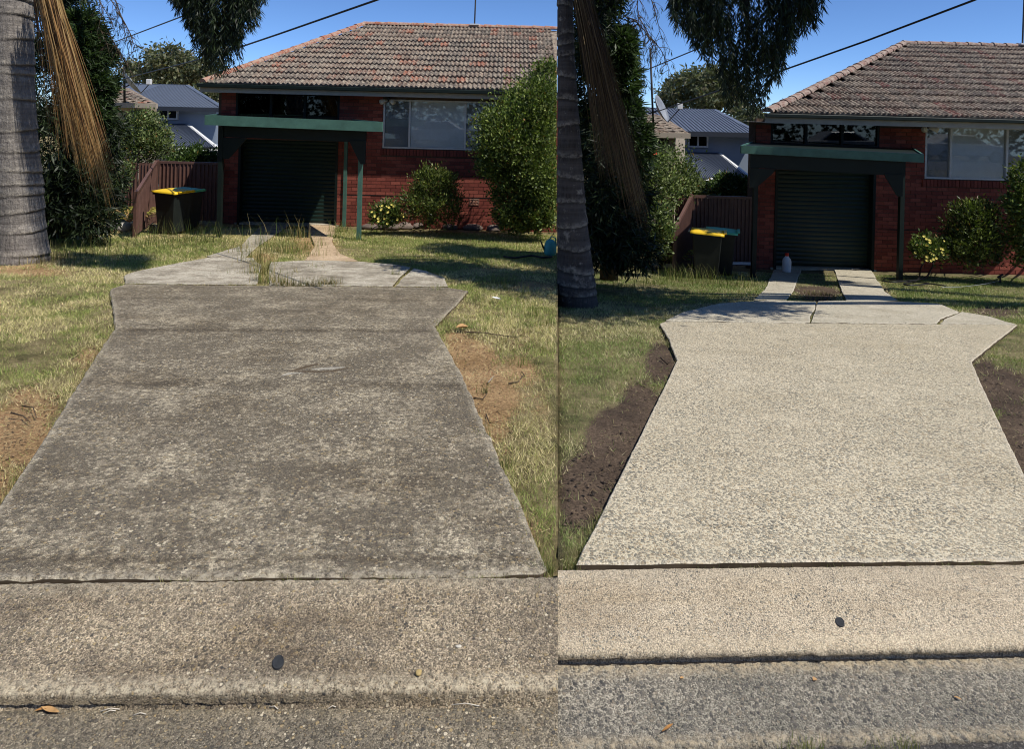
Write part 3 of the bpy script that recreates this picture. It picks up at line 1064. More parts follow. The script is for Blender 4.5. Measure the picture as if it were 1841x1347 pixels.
    for i in range(len(xs) - 1):
        for j in range(len(zsx) - 1):
            cx, cz = (xs[i] + xs[i + 1]) / 2, (zsx[j] + zsx[j + 1]) / 2
            if any(o[0] < cx < o[1] and o[2] < cz < o[3] for o in (hw, mw, gd)):
                continue
            wall.box((xs[i], Yf, zsx[j]), (xs[i + 1], Yf + 0.11, zsx[j + 1]))
    wall = wall.build('wall', M['mortar'], H)
    bl = Vector((p['back'][1], Bk.y - 0.6, 0))
    zb = zg - 1.0
    br = Vector((xw_r + (xr_r - xe_r) * 1.9, Bk.y - 0.6, 0))

    def wallseg(a, b, nm):
        d = (b - a).normalized()
        nn = Vector((-d.y, d.x, 0)) * 0.12
        q = [a, b, b + nn, a + nn]
        MB().prism([Vector((v.x, v.y, zb)) for v in q], [Vector((v.x, v.y, zs - 0.004)) for v in q]).build(nm, M['mortar'], H)
    wallseg(Vector((xw_l, Yf + 0.113, 0)), bl, 'side_wall')
    wallseg(bl, br, 'rear_wall')
    if lot == 'L':
        wallseg(br, Vector((xw_r - 0.0, Yf + 0.113, 0)), 'side_wall')
    win_open = (mw[0] - 0.0, mw[1], mw[2] - 0.16, mw[3])
    bricks(wall, Yf, xw_l, xw_r, zg - 0.1, zs, [hw, win_open, gd], p['prefer'], key)
    # sill of bricks on edge
    sb = MB()
    x = mw[0] - 0.05
    rn = []
    while x < min(mw[1] + 0.05, xw_r - 0.08):
        sb.box((x, Yf - 0.045, mw[2] - 0.15 - 0.02), (x + 0.07, Yf + 0.05, mw[2] - 0.02))
        rn += [rr.random() * 0.5] * 8
        x += 0.082
    o = sb.build('sill', M['bricks'], H)
    a_ = o.data.attributes.new('rnd', 'FLOAT', 'POINT')
    a_.data.foreach_set('value', np.array(rn, np.float32))
    o['kind'] = 'stuff'
    # damp course line and vents
    zd = at(*p['damp'], Yf).z
    MB().box((gd[1] + 0.06, Yf - 0.014, zd - 0.008), (xw_r - 0.02, Yf - 0.002, zd + 0.008)).build('damp_course', M['black'], H)
    for vp in p['vents']:
        c = at(*vp, Yf)
        v = MB().box((c.x - 0.115, Yf - 0.016, c.z - 0.075), (c.x + 0.115, Yf - 0.012, c.z + 0.075))
        for i in range(4):
            v.box((c.x - 0.115 + i * 0.072, Yf - 0.026, c.z - 0.075), (c.x - 0.10 + i * 0.072, Yf - 0.0165, c.z + 0.075))
        for i in range(3):
            v.box((c.x - 0.1, Yf - 0.024, c.z - 0.075 + i * 0.066), (c.x + 0.1, Yf - 0.0165, c.z - 0.057 + i * 0.066))
        v.build('air_vent', M['ridge'], H)

    def window(rc, mull, fm, fw, panes, nm='window'):
        x0, x1, z0, z1 = rc
        wf = MB()
        y0, y1 = Yf - 0.012, Yf + 0.06
        wf.box((x0 - 0.0, y0, z0), (x1, y1, z0 + fw)); wf.box((x0, y0, z1 - fw), (x1, y1, z1))
        wf.box((x0, y0, z0 + fw + .001), (x0 + fw, y1, z1 - fw - .001)); wf.box((x1 - fw, y0, z0 + fw + .001), (x1, y1, z1 - fw - .001))
        for m_ in mull:
            wf.box((m_ - fw * .6, y0 - 0.002, z0 + fw + .001), (m_ + fw * .6, y1 - 0.003, z1 - fw - .001))
        W = wf.build(nm, fm, H)
        ed = [x0 + fw] + list(mull) + [x1 - fw]
        for i in range(len(ed) - 1):
            MB().box((ed[i] + .01, Yf + 0.028, z0 + fw), (ed[i + 1] - .01, Yf + 0.034, z1 - fw)).build('pane', panes, W)
        return W, ed

    window(hw, [at(q, 200, Yf).x for q in p['hi_mull']], M['green_dark'], 0.05, M['glass_dark'])
    MB().box((hw[0] - .1, Yf + 0.40, hw[2] - .1), (hw[1] + .1, Yf + 0.43, hw[3])).build('curtain', M['room'], H)  # dark sheet put in as the unlit room behind the panes
    W, ed = window(mw, [at(q, 200, Yf).x for q in p['mull']], M['alu'], 0.04, M['glass'])
    for i in range(len(ed) - 1):
        if i == 2:
            MB().box((ed[i], Yf + 0.07, mw[2]), (ed[i + 1] + .05, Yf + 0.08, mw[3])).build('curtain', M['curtain'], W)
        else:
            bl_ = MB()
            z = mw[3] - 0.04
            while z > mw[2] + 0.02:
                bl_.add([(ed[i], Yf + 0.05, z - 0.022), (ed[i + 1], Yf + 0.05, z - 0.022), (ed[i + 1], Yf + 0.065, z + 0.022), (ed[i], Yf + 0.065, z + 0.022)], [(0, 1, 2, 3)])
                z -= 0.042
            o = bl_.build('blind', M['blind'] if i == 1 else M['curtain'], W)
            o['kind'] = 'stuff'
            MB().box((ed[i], Yf + 0.09, mw[2]), (ed[i + 1], Yf + 0.1, mw[3])).build('blind_backing', M['curtain'], W)
    # garage roller door
    gx0, gx1, gz0, gz1 = gd
    Yd = Yf + 0.16
    dm = MB()
    sh = (gz1 - zg) / p['slats']
    prof = [(0.0, 0.0), (0.010, 0.2), (0.016, 0.5), (0.010, 0.8), (0.0, 1.0)]
    wd = gx1 - gx0 - 0.10
    V = []
    for (d_, s_) in prof:
        V += [(-wd / 2, -d_, s_ * sh), (wd / 2, -d_, s_ * sh)]
    dm.add(V, [(i * 2, i * 2 + 1, i * 2 + 3, i * 2 + 2) for i in range(4)])
    door = MB().box((gx0 + 0.03, Yd + 0.02, zg - 0.05), (gx1 - 0.03, Yd + 0.04, gz1)).build('roller_door', M['door_green'], H)
    sm = dm.mesh('slat', M['door_green'])
    for i in range(p['slats']):
        piece('slat', sm, door, ((gx0 + gx1) / 2, Yd, zg + 0.03 + i * sh * 0.985))
    for x in (gx0, gx1 - 0.06):
        MB().box((x, Yf - 0.03, zg - 0.05), (x + 0.06, Yd + 0.019, gz1 - 0.001)).build('door_jamb', M['green_dark'], H)
    MB().box((gx0 - 0.06, Yf - 0.02, zg - 0.06), (gx1 + 0.06, Yd + 0.5, zg + 0.005)).build('door_threshold', M['conc_old_panel' if lot == 'L' else 'conc_new_panel'], H)
    # downpipe at the left corner
    dp = [at(*q, Yf - 0.06) for q in p['pipe']]
    MB().tube([dp[0], Vector((dp[0].x, dp[0].y, dp[1].z))], 0.03).build('downpipe', M['white'], H, True)
    # twin security light under the soffit
    c = at(*p['lamp'], Yf - 0.1)
    MB().box((c.x - 0.05, Yf - 0.10, c.z - 0.03), (c.x + 0.05, Yf - 0.015, c.z + 0.07)).build('security_light', M['black'], H, bevel=0.01)
    L_ = H.children[-1]
    for sx in (-1, 1):
        MB().tube([(c.x + sx * 0.04, Yf - 0.08, c.z), (c.x + sx * 0.09, Yf - 0.14, c.z - 0.02), (c.x + sx * 0.15, Yf - 0.22, c.z - 0.05)], [0.03, 0.045, 0.065], 12).build('lamp_head', M['white'], L_, True)
    # antenna on the ridge
    if p.get('ant'):
        b = at(*p['ant'], p['Yr'] - 0.02)
        a1 = MB().box((b.x - 0.14, p['Yr'] - 0.16, Rg.z + 0.06), (b.x + 0.14, p['Yr'] + 0.1, Rg.z + 0.10)).build('antenna_flashing', M['white'], H)
        MB().tube([(b.x, b.y, Rg.z), (b.x + 0.03, b.y, Rg.z + 2.4)], 0.022).build('antenna_mast', M['mast'], H)
        MB().bar((b.x - 0.5, b.y, Rg.z + 2.3), (b.x + 0.5, b.y, Rg.z + 2.3), 0.02, 0.02).build('antenna_boom', M['mast'], H)
        for i in range(5):
            xx = b.x - 0.45 + i * 0.22
            MB().tube([(xx, b.y - 0.3, Rg.z + 2.3), (xx, b.y + 0.3, Rg.z + 2.3)], 0.006, 5).build('antenna_rod', M['mast'], H)
    return H


def cx_of(x, Y):
    return CX + FPX * x / Y


house('L', dict(key='old', Yf=16.44, over=0.60, eave=(358, 149), apex=(655, 44), Yr=20.3, back=(-8.2, -7.4), wall_l=(397, 250), rows=13, tw=0.225, gut=0.095, fas=0.115,
      hiwin=(425, 160, 610, 222), hi_mull=(487, 548), win=(690, 178, 893, 271), mull=(737, 837), door=(430, 250, 605, 402), slats=21, damp=(700, 352), vents=[(694, 361), (853, 363)],
      pipe=[(399, 262), (400, 372)], lamp=(698, 180), ant=(853, 50), tile_px=lambda q: 400 < q < 960,
      prefer=lambda x, z: (0 if (605 < cx_of(x, 16.44) < 740) else (1 if 395 < cx_of(x, 16.44) < 905 else 2)) + 0.1 * abs(z + 0.4) - (0.0),
      label='red brick house with sunlit lower wall and tiled hip roof behind the weathered driveway'))
house('R', dict(key='new', Yf=15.0, over=1.08, eave=(1376, 203), apex=(1624, 79), Yr=18.9, back=(9.35, 10.0), wall_l=(1358, 300), rows=13, tw=0.215, gut=0.085, fas=0.12,
      hiwin=(1386, 213, 1580, 266), hi_mull=(1450, 1515), win=(1664, 226, 1868, 326), mull=(1711, 1812), door=(1394, 305, 1570, 484), slats=22, damp=(1680, 415), vents=[(1668, 425)],
      pipe=[(1358, 320), (1359, 450)], lamp=(1668, 229), ant=(1838, 86), tile_px=lambda q: 1380 < q < 1850,
      prefer=lambda x, z: (0 if 1570 < cx_of(x, 15.0) < 1760 else (1 if 1350 < cx_of(x, 15.0) < 1850 else 2)) + 0.1 * abs(z + 0.4),
      label='red brick house in full shade with moss darkened hip roof behind the clean driveway'))


# ================================================================== CARPORTS
def carport(lot, p):
    fl, fr = at(*p['fl'], p['Yl']), at(*p['fr'], p['Yr_'])
    h = p['h']
    base = g(lot, *p['base'])
    K = empty('carport', base, p['label'], 'carport')
    zt = (fl.z + fr.z) / 2
    z0 = zt - h
    d = Vector((fr.x - fl.x, fr.y - fl.y, 0)).normalized()
    n = Vector((-d.y, d.x, 0))

    def q(t_, o_):
        v = Vector((fl.x, fl.y, 0)) + Vector((fr.x - fl.x, fr.y - fl.y, 0)) * t_ + n * o_
        return v
    # front fascia board, bent slightly down to the right like the photograph's tired timber
    sag = p['sag']
    a, b, c_, e_ = q(0, 0), q(1, 0), q(1, 0.03), q(0, 0.03)
    def zz(t_): return sag * (0.5 - t_)
    MB().prism([Vector((a.x, a.y, z0 + zz(0))), Vector((b.x, b.y, z0 + zz(1))), Vector((c_.x, c_.y, z0 + zz(1))), Vector((e_.x, e_.y, z0 + zz(0)))],
               [Vector((a.x, a.y, zt + zz(0))), Vector((b.x, b.y, zt + zz(1))), Vector((c_.x, c_.y, zt + zz(1))), Vector((e_.x, e_.y, zt + zz(0)))]).build('fascia', M['green'], K)
    bk_l, bk_r = Vector((*at(*p['bl'], p['Yw']).xy, 0)), Vector((*at(*p['br'], p['Yw']).xy, 0))
    pl = [q(0.004, 0.032), q(0.996, 0.032), bk_r, bk_l]
    zz4 = [zz(0), zz(1), zz(1), zz(0)]
    MB().prism([Vector((v.x, v.y, zt - 0.10 + k)) for v, k in zip(pl, zz4)], [Vector((v.x, v.y, zt - 0.03 + k)) for v, k in zip(pl, zz4)]).build('roof_deck', M['green_dark'], K)
    for (u, v, i0, i1) in ((q(0.0, 0.035), bk_l, 0.0, 0), (q(1.0, 0.035), bk_r, 0, 0)):
        k = zz(0) if u is None or (u - q(0, 0.035)).length < .01 else zz(1)
        MB().bar(Vector((u.x, u.y, zt - h / 2 + k)), Vector((v.x, v.y, zt - h / 2 + k)), 0.03, h * 0.96).build('side_fascia', M['green'], K)
    # beam
    t0, t1, bo, bh = p['beam']
    b0, b1 = q(t0, bo), q(t1, bo)
    zb1, zb0 = z0 + 0.0, z0 - bh
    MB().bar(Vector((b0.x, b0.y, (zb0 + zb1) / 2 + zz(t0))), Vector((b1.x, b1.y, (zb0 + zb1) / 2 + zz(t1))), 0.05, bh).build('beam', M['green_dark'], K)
    # posts
    for (px, py, pyb, mat, col) in p['posts']:
        f = g(lot, px, pyb)
        top = zb1 if col == 'f' else zt - 0.1
        MB().box((f.x - 0.042, f.y - 0.042, f.z - 0.15), (f.x + 0.042, f.y + 0.042, top - 0.005)).build('post', M[mat], K)
    # shaped brackets under the beam
    for (s, t_, wd, dr) in p['brk']:
        o = q(t_, bo - 0.05)
        e = d * s
        pts = [o, o + e * wd, o + e * wd * 0.9, o + e * wd * 0.28, o]
        zs_ = [zb0 + 0.012, zb0 + 0.012, zb0 - 0.06, zb0 - dr, zb0 - dr]
        bt = [Vector((v.x, v.y, z_)) for v, z_ in zip(pts, zs_)]
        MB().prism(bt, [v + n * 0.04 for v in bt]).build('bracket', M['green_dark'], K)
    return K


carport('L', dict(fl=(368, 207), fr=(687, 218), Yl=13.3, Yr_=13.3, h=0.20, sag=0.05, Yw=16.4, bl=(392, 214), br=(634, 220), base=(520, 428), beam=(0.06, 0.895, 0.30, 0.24),
     posts=[(645, 270, 428, 'green', 'f'), (619, 262, 405, 'green', 'b'), (394, 255, 424, 'green_dark', 'f')], brk=[(1, 0.07, 0.5, 0.42), (-1, 0.895, 0.34, 0.46)],
     label='sunlit dark green flat roofed carport over the roller door, slim posts'))
carport('R', dict(fl=(1333, 262), fr=(1661, 276), Yl=12.4, Yr_=11.7, h=0.15, sag=0.05, Yw=14.95, bl=(1352, 268), br=(1640, 276), base=(1500, 500), beam=(0.055, 0.90, 0.10, 0.26),
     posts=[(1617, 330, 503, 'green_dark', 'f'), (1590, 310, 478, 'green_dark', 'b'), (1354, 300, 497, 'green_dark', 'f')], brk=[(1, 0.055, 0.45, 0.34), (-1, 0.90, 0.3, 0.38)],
     label='almost black shaded green carport with bracketed beam before the dark garage'))

# ================================================================== PLANTS
UP = np.array([0, 0, 1.0])


def unit(a):
    return a / np.maximum(np.linalg.norm(a, axis=-1, keepdims=True), 1e-9)


def rdir(n):
    return unit(rng.normal(size=(n, 3)))


def pal(n, colors, var=0.25):
    cs = np.array([srgb(*c)[:3] for c in colors])
    i = rng.integers(0, len(cs), n)
    j = rng.integers(0, len(cs), n)
    f = rng.random((n, 1))
    return (cs[i] * f + cs[j] * (1 - f)) * rng.uniform(1 - var, 1 + var, (n, 1))


def leaves(name, P, D, L, W, cols, mat, parent, lot=None, margin=0.003, fold=0.0, kind=None):
    """ one rhombic leaf per point, as one crown mesh """
    P = np.asarray(P, float)
    n = len(P)
    L = np.broadcast_to(L, (n,))[:, None]
    W = np.broadcast_to(W, (n,))[:, None]
    S = unit(np.cross(D, rdir(n)))
    N = np.cross(D, S)
    tip = P + D * L
    mid = P + D * L * 0.5
    a = mid + S * W / 2 + N * fold * W
    b = mid - S * W / 2 + N * fold * W
    if lot:
        sg = LOT[lot]['sgn']
        ok = np.ones(n, bool)
        for q in (P, tip, a, b):
            ok &= side(q[:, 0], q[:, 1], q[:, 2]) * sg > margin * q[:, 1] * 0.3
        P, a, tip, b, cols = P[ok], a[ok], tip[ok], b[ok], cols[ok]
        n = len(P)
    V = np.stack([P, a, tip, b], 1).reshape(-1, 3)
    F = np.arange(4 * n).reshape(n, 4)
    me = np_mesh(name, V, F, mat, {'col': np.repeat(cols, 4, 0)}, off=wloc(parent) if parent is not None else None)
    o = link(name, me, parent)
    if kind:
        o['kind'] = kind
    return o


TINT = []


def blob_points(blobs, n, clump=0.22, per=70, shell=0.55):
    """ blobs: (px, py, rx px, ry px, Y, depth radius m); leaves gather in small clumps through the volume """
    vols = np.array([b[2] * b[3] for b in blobs], float)
    vols /= vols.sum()
    P, O = [], []
    TINT.clear()
    for b, v in zip(blobs, vols):
        c = np.array(at(b[0], b[1], b[4]))
        r = np.array([b[2] * b[4] / FPX, b[5], b[3] * b[4] / FPX])
        k = max(3, int(n * v / per))
        d = rdir(k) * (shell + (1 - shell) * rng.random((k, 1)) ** 0.6)
        cc = c + d * r
        m = int(n * v)
        i = rng.integers(0, k, m)
        TINT.append(np.clip(rng.normal(1.0, .22, k), .5, 1.7)[i])
        off = rng.normal(size=(m, 3)) * clump * min(r[0], r[2], max(r[1], .2)) * 0.8
        p = cc[i] + off
        P.append(p)
        O.append(unit((p - c) / r))
    return np.concatenate(P), np.concatenate(O)


def limb_mesh(parent, base, tips, r0, mat, name='limb'):
    mb = MB()
    for tp in tips:
        base_ = Vector(base)
        tp = Vector(tp)
        m1 = base_.lerp(tp, 0.4) + Vector((random.uniform(-.1, .1), random.uniform(-.1, .1), 0.12 * (tp - base_).length))
        pts = [base_, base_.lerp(m1, .5), m1, m1.lerp(tp, .5) + Vector((0, 0, .05)), tp]
        mb.tube(pts, [r0, r0 * .8, r0 * .6, r0 * .4, r0 * .12], 6)
    return mb.build(name, mat, parent, True)


def bush(lot, name, label, cat, blobs, base_px, n, L, W, colors, out=0.6, up=0.4, trunk_r=0.04, var=0.3, clump=0.22, per=60, group=None, droop=0.0, shell=.55):
    b = g(lot, *base_px)
    K = empty(name, b, label, cat, group)
    P, O = blob_points(blobs, n, clump, per, shell)
    D = unit(O * out + UP * (up - droop) + rdir(len(P)) * 0.75)
    Ls = L * rng.uniform(0.6, 1.25, len(P))
    Ws = W * rng.uniform(0.7, 1.2, len(P))
    cc = pal(len(P), colors, var) * np.concatenate(TINT)[:, None]
    dead = rng.random(len(P)) < .02
    cc[dead] = np.array(srgb(140, 108, 62)[:3]) * rng.uniform(.6, 1.2, (dead.sum(), 1))
    # shoots that stand out beyond the crown
    ns = max(6, n // 700)
    si = rng.integers(0, len(P), ns)
    far = np.einsum('ij,ij->i', O[si], O[si]) > -1
    SP, SD, SC_ = [], [], []
    for q in si:
        ax = O[q] * .5 + np.array([0, 0, .8]) + rng.normal(size=3) * .3
        ax = ax / np.linalg.norm(ax)
        LL = rng.uniform(.12, .32)
        for z in range(14):
            SP.append(P[q] + ax * LL * z / 13); SD.append(ax * .6 + rng.normal(size=3) * .6); SC_.append(cc[q] * rng.uniform(.9, 1.5))
    P = np.concatenate([P, np.array(SP)]); D = np.concatenate([D, unit(np.array(SD))]); cc = np.concatenate([cc, np.array(SC_)])
    Ls = np.concatenate([Ls, L * rng.uniform(.5, 1, len(SP))]); Ws = np.concatenate([Ws, W * rng.uniform(.6, 1, len(SP))])
    leaves('crown', P, D, Ls, Ws, cc, M['leaf'], K, lot, 0.004, 0.15)
    tips = []
    for bl in blobs:
        c = at(bl[0], bl[1], bl[4])
        if side(c.x, c.y, c.z) * LOT[lot]['sgn'] > 0.12:
            tips.append(c)
    limb_mesh(K, b + Vector((0, 0, -0.05)), tips, trunk_r, M['wood'], 'trunk')
    return K


CAM_GREEN = [(70, 88, 40), (94, 112, 52), (120, 136, 66), (54, 70, 34), (104, 118, 54), (144, 154, 84)]
# left lot shrubs
bush('L', 'garden_shrub', 'tall glossy dark green shrub covering the right end of the sunlit house', 'shrub',
     [(965, 195, 48, 60, 14.6, .8), (935, 240, 72, 65, 14.5, .9), (988, 150, 30, 42, 14.7, .6), (905, 255, 44, 52, 14.4, .7), (960, 300, 70, 60, 14.5, .9), (985, 350, 50, 48, 14.5, .8), (925, 345, 38, 40, 14.6, .6), (975, 385, 48, 24, 14.4, .7), (940, 395, 44, 20, 14.4, .7), (915, 380, 34, 26, 14.4, .5), (890, 300, 28, 30, 14.5, .5)],
     (955, 412), 60000, 0.075, 0.038, CAM_GREEN, 0.6, 0.45, 0.05, .35, .26)
bush('L', 'garden_shrub', 'rounded mid green shrub against the sunlit brick wall', 'shrub',
     [(778, 345, 40, 38, 14.9, .5), (790, 375, 38, 30, 14.8, .5), (755, 372, 34, 30, 14.8, .5), (795, 325, 24, 22, 14.9, .35), (765, 325, 22, 18, 14.9, .3)],
     (775, 407), 9000, 0.085, 0.028, [(64, 80, 34), (86, 100, 46), (112, 124, 60), (48, 62, 28), (132, 138, 72)], 0.5, 0.6, 0.03, .35, .3, 50)


def flowers(lot, name, label, cat, blobs, base_px, nl, nf, fcols, fs=0.05, pc=None):
    K = bush(lot, name, label, cat, blobs, base_px, nl, 0.075, 0.035, pc or [(66, 84, 40), (92, 110, 54), (120, 132, 66), (50, 66, 32)], 0.6, 0.5, 0.02, .3, .35, 40)
    fm = MB()
    for i in range(7):
        a0, a1 = 2 * math.pi * i / 7, 2 * math.pi * (i + 0.8) / 7
        am = (a0 + a1) / 2
        fm.add([(0, 0, 0), (math.cos(a0) * fs * .6, math.sin(a0) * fs * .6, fs * .25), (math.cos(am) * fs, math.sin(am) * fs, fs * .4), (math.cos(a1) * fs * .6, math.sin(a1) * fs * .6, fs * .25)], [(0, 1, 2, 3)])
    me = fm.mesh('flower', fcols)
    P, O = blob_points(blobs, 400, .3, 20, .9)
    order = np.argsort(P[:, 1] - 0.4 * P[:, 2])
    for i in range(nf):
        k = order[int(rng.integers(0, 150))]
        o = piece('flower', me, K, P[k] + O[k] * 0.06)
        o.rotation_mode = 'QUATERNION'
        o.rotation_quaternion = Vector(O[k] + np.array([0, -1.0, 0.8])).to_track_quat('Z', 'Y')
    return K


M['yellow_petal'] = leaf_mat('yellow_petal', 0.25)
t = NT('petal_yellow'); M['yellow_petal'] = t.done(C(0.78, 0.66, 0.16), 0.6, 0.2)
t = NT('petal_red'); M['red_petal'] = t.done(C(0.75, 0.06, 0.03), 0.6, 0.2)
flowers('L', 'flowering_shrub', 'low flowering bush with pale yellow blooms by the sunlit carport post', 'flower bush',
        [(697, 384, 24, 20, 14.8, .3), (684, 390, 16, 14, 14.7, .25), (710, 388, 16, 16, 14.8, .25)], (696, 406), 2600, 26, M['yellow_petal'], 0.033)
bush('R', 'garden_shrub', 'rounded olive green shrub before the shaded brick wall', 'shrub',
     [(1745, 415, 36, 42, 13.4, .5), (1758, 440, 32, 34, 13.3, .5), (1728, 445, 28, 32, 13.3, .5), (1762, 390, 22, 24, 13.4, .35), (1740, 382, 20, 18, 13.4, .3)],
     (1745, 477), 10000, 0.085, 0.03, [(60, 74, 34), (80, 94, 44), (102, 114, 56), (44, 56, 28), (120, 126, 68)], 0.5, 0.6, 0.03, .35, .3, 50)
flowers('R', 'flowering_shrub', 'low cream flowering bush beside the wire obelisk', 'flower bush',
        [(1670, 446, 22, 20, 13.2, .3), (1658, 454, 14, 14, 13.1, .25), (1684, 450, 12, 16, 13.2, .25)], (1668, 474), 2400, 26, M['yellow_petal'], 0.032)
bush('R', 'garden_shrub', 'dark shrub cut off by the right picture edge beside the window', 'shrub',
     [(1858, 330, 26, 40, 12.9, .4), (1850, 370, 30, 24, 12.9, .4), (1880, 400, 50, 60, 12.9, .6), (1870, 450, 40, 30, 12.9, .5)], (1880, 485), 9000, 0.085, 0.042, CAM_GREEN, .6, .45, .05, .35, .3)

# hibiscus beside the fence
HIB = [(74, 90, 48), (98, 114, 62), (126, 140, 86), (58, 72, 40), (146, 156, 104)]
bush('L', 'hibiscus_shrub', 'loose pale green bush rising over the brown fence at left', 'shrub',
     [(255, 235, 34, 30, 17.2, .5), (278, 262, 34, 26, 17.2, .5), (240, 270, 34, 36, 17.2, .5), (262, 225, 26, 20, 17.3, .4), (290, 245, 18, 20, 17.3, .3), (222, 320, 14, 34, 15.2, .3), (222, 250, 24, 36, 17, .4)],
     (232, 396), 9000, 0.085, 0.042, HIB, .5, .4, .03, .3, .4, 40, shell=.4)
K = bush('R', 'hibiscus_shrub', 'loose pale green hibiscus with one red bloom over the brown fence', 'shrub',
         [(1205, 300, 38, 34, 15.6, .5), (1235, 325, 34, 28, 15.6, .5), (1180, 340, 38, 44, 14.9, .5), (1215, 345, 36, 26, 15.4, .4), (1168, 290, 26, 30, 15.1, .4), (1172, 395, 30, 40, 12.9, .4), (1190, 420, 16, 36, 12.9, .3), (1255, 335, 14, 18, 15.6, .3)],
         (1186, 482), 12000, 0.08, 0.042, HIB, .5, .4, .03, .3, .4, 40, shell=.4)
fm = MB()
for i in range(5):
    a0, a1 = 2 * math.pi * i / 5, 2 * math.pi * (i + 0.9) / 5
    am = (a0 + a1) / 2
    fm.add([(0, 0, 0), (math.cos(a0) * .06, math.sin(a0) * .06, .03), (math.cos(am) * .085, math.sin(am) * .085, .03), (math.cos(a1) * .06, math.sin(a1) * .06, .03)], [(0, 1, 2, 3)])
piece('flower', fm.mesh('flower', M['red_petal']), K, at(1175, 273, 14.5)).rotation_euler = (1.3, 0, .3)

# dark casuarina style trees with a hanging limb
DARK = [(26, 36, 22), (34, 46, 28), (46, 60, 34), (22, 30, 20), (58, 72, 40)]
MID = [(46, 64, 36), (60, 80, 44), (78, 96, 54), (38, 52, 30)]


def strands(n, env, Y, dy, y_top, per=36, Ln=0.13, Wn=0.012, colors=DARK, sway=0.10, seed=0):
    """ hanging foliage: env is a list of (px, lowest py); needles set along drooping twigs """
    r = np.random.default_rng(seed)
    ex = np.array([e[0] for e in env], float)
    ey = np.array([e[1] for e in env], float)
    P, D = [], []
    px = r.uniform(ex[0], ex[-1], n)
    bot = np.interp(px, ex, ey)
    for i in range(n):
        e = y_top + (bot[i] - y_top) * (r.random() ** 0.55)
        Lpx = r.uniform(35, 110)
        s = max(y_top, e - Lpx)
        yy = Y + r.uniform(-dy, dy)
        a, b = np.array(at(px[i] + r.normal() * 8, s, yy)), np.array(at(px[i] + r.normal() * 6, e, yy))
        m = (a + b) / 2 + r.normal(size=3) * sway * 0.5
        k = per
        t_ = r.random(k)[:, None]
        p = a * (1 - t_) ** 2 + 2 * m * t_ * (1 - t_) + b * t_ ** 2
        ax = unit((b - a)[None, :])
        d = unit(ax * 0.75 + unit(r.normal(size=(k, 3))) * 0.62 + np.array([0, 0, -0.15]))
        P.append(p); D.append(d)
    P, D = np.concatenate(P), np.concatenate(D)
    return P, D, Ln * r.uniform(.6, 1.2, len(P)), np.full(len(P), Wn), pal(len(P), colors, .35)


def cat_strands(a, b):
    return tuple(np.concatenate([x, y]) for x, y in zip(a, b))


def dark_tree(lot, label, blobs, base_px, n, trunk_top, hang, hangY, limb_pts, twigs, litblobs):
    b = g(lot, *base_px)
    K = empty('casuarina_tree', b, label, 'tree')
    P, O = blob_points(blobs, n, .26, 60, .5)
    D = unit(O * .5 + np.array([0, 0, -.35]) + rdir(len(P)) * .8)
    c = pal(len(P), DARK, .35)
    P2, O2 = blob_points(litblobs, int(n * .45), .26, 60, .6)
    D2 = unit(O2 * .7 + np.array([0, 0, -.15]) + rdir(len(P2)) * .7)
    P, D, c = np.concatenate([P, P2]), np.concatenate([D, D2]), np.concatenate([c, pal(len(P2), MID, .35)])
    leaves('crown', P, D, 0.17 * rng.uniform(.6, 1.3, len(P)), 0.026 * rng.uniform(.7, 1.3, len(P)), c, M['leaf'], K, lot)
    sgn = LOT[lot]['sgn']
    tt = at(*trunk_top)
    MB().tube([b + Vector((0, 0, -.1)), b.lerp(tt, .3) + Vector((.05, 0, 0)), b.lerp(tt, .6), tt], [.17, .14, .11, .07], 8).build('trunk', M['wood'], K, True)
    tips = [at(q[0], q[1], q[4]) for q in blobs]
    tips = [q for q in tips if side(q.x, q.y, q.z) * sgn > .15]
    limb_mesh(K, b.lerp(tt, .35), tips, .05, M['wood'])
    # long limb that leaves the crown above the picture and droops over the lawn
    lp = [tt] + [at(*q) for q in limb_pts]
    MB().tube(lp, [.07 - .05 * i / (len(lp) - 1) for i in range(len(lp))], 7).build('limb', M['wood'], K, True)
    S = strands(520, hang, hangY, .55, -60, 44, 0.12, 0.013, DARK, seed=2 if lot == 'L' else 3)
    leaves('hanging_foliage', S[0], S[1], S[2], S[3], S[4], M['leaf'], K, lot)
    # bare weeping twigs
    mb = MB()
    r = random.Random(4)
    P3, D3 = [], []
    for (x0, y0, x1, y1, yy) in twigs:
        a_, e_ = at(x0, y0, yy), at(x1, y1, yy)
        m_ = a_.lerp(e_, .5) + Vector((r.uniform(-.1, .1), 0, r.uniform(.05, .2)))
        pts = [(1 - q) ** 2 * a_ + 2 * q * (1 - q) * m_ + q * q * e_ for q in (0, .25, .5, .75, 1)]
        mb.tube(pts, [.012, .009, .007, .005, .003], 5)
        for q in range(16):
            tq = r.uniform(.15, 1)
            s_ = (1 - tq) ** 2 * a_ + 2 * tq * (1 - tq) * m_ + tq * tq * e_
            f_ = s_ + Vector((r.uniform(-.22, .22), r.uniform(-.15, .15), r.uniform(-.40, -.05)))
            mb.tube([s_, s_.lerp(f_, .5) + Vector((0, 0, .03)), f_], [.005, .004, .002], 4, False)
            for z in range(5):
                P3.append(np.array(s_.lerp(f_, r.uniform(.5, 1)))); D3.append(np.array([r.uniform(-.5, .5), r.uniform(-.5, .5), -1.0]))
    mb.build('twigs', M['twig'], K, True)
    P3 = np.array(P3); D3 = unit(np.array(D3))
    leaves('twig_needles', P3, D3, .11, .010, pal(len(P3), DARK, .3), M['leaf'], K, lot)
    return K


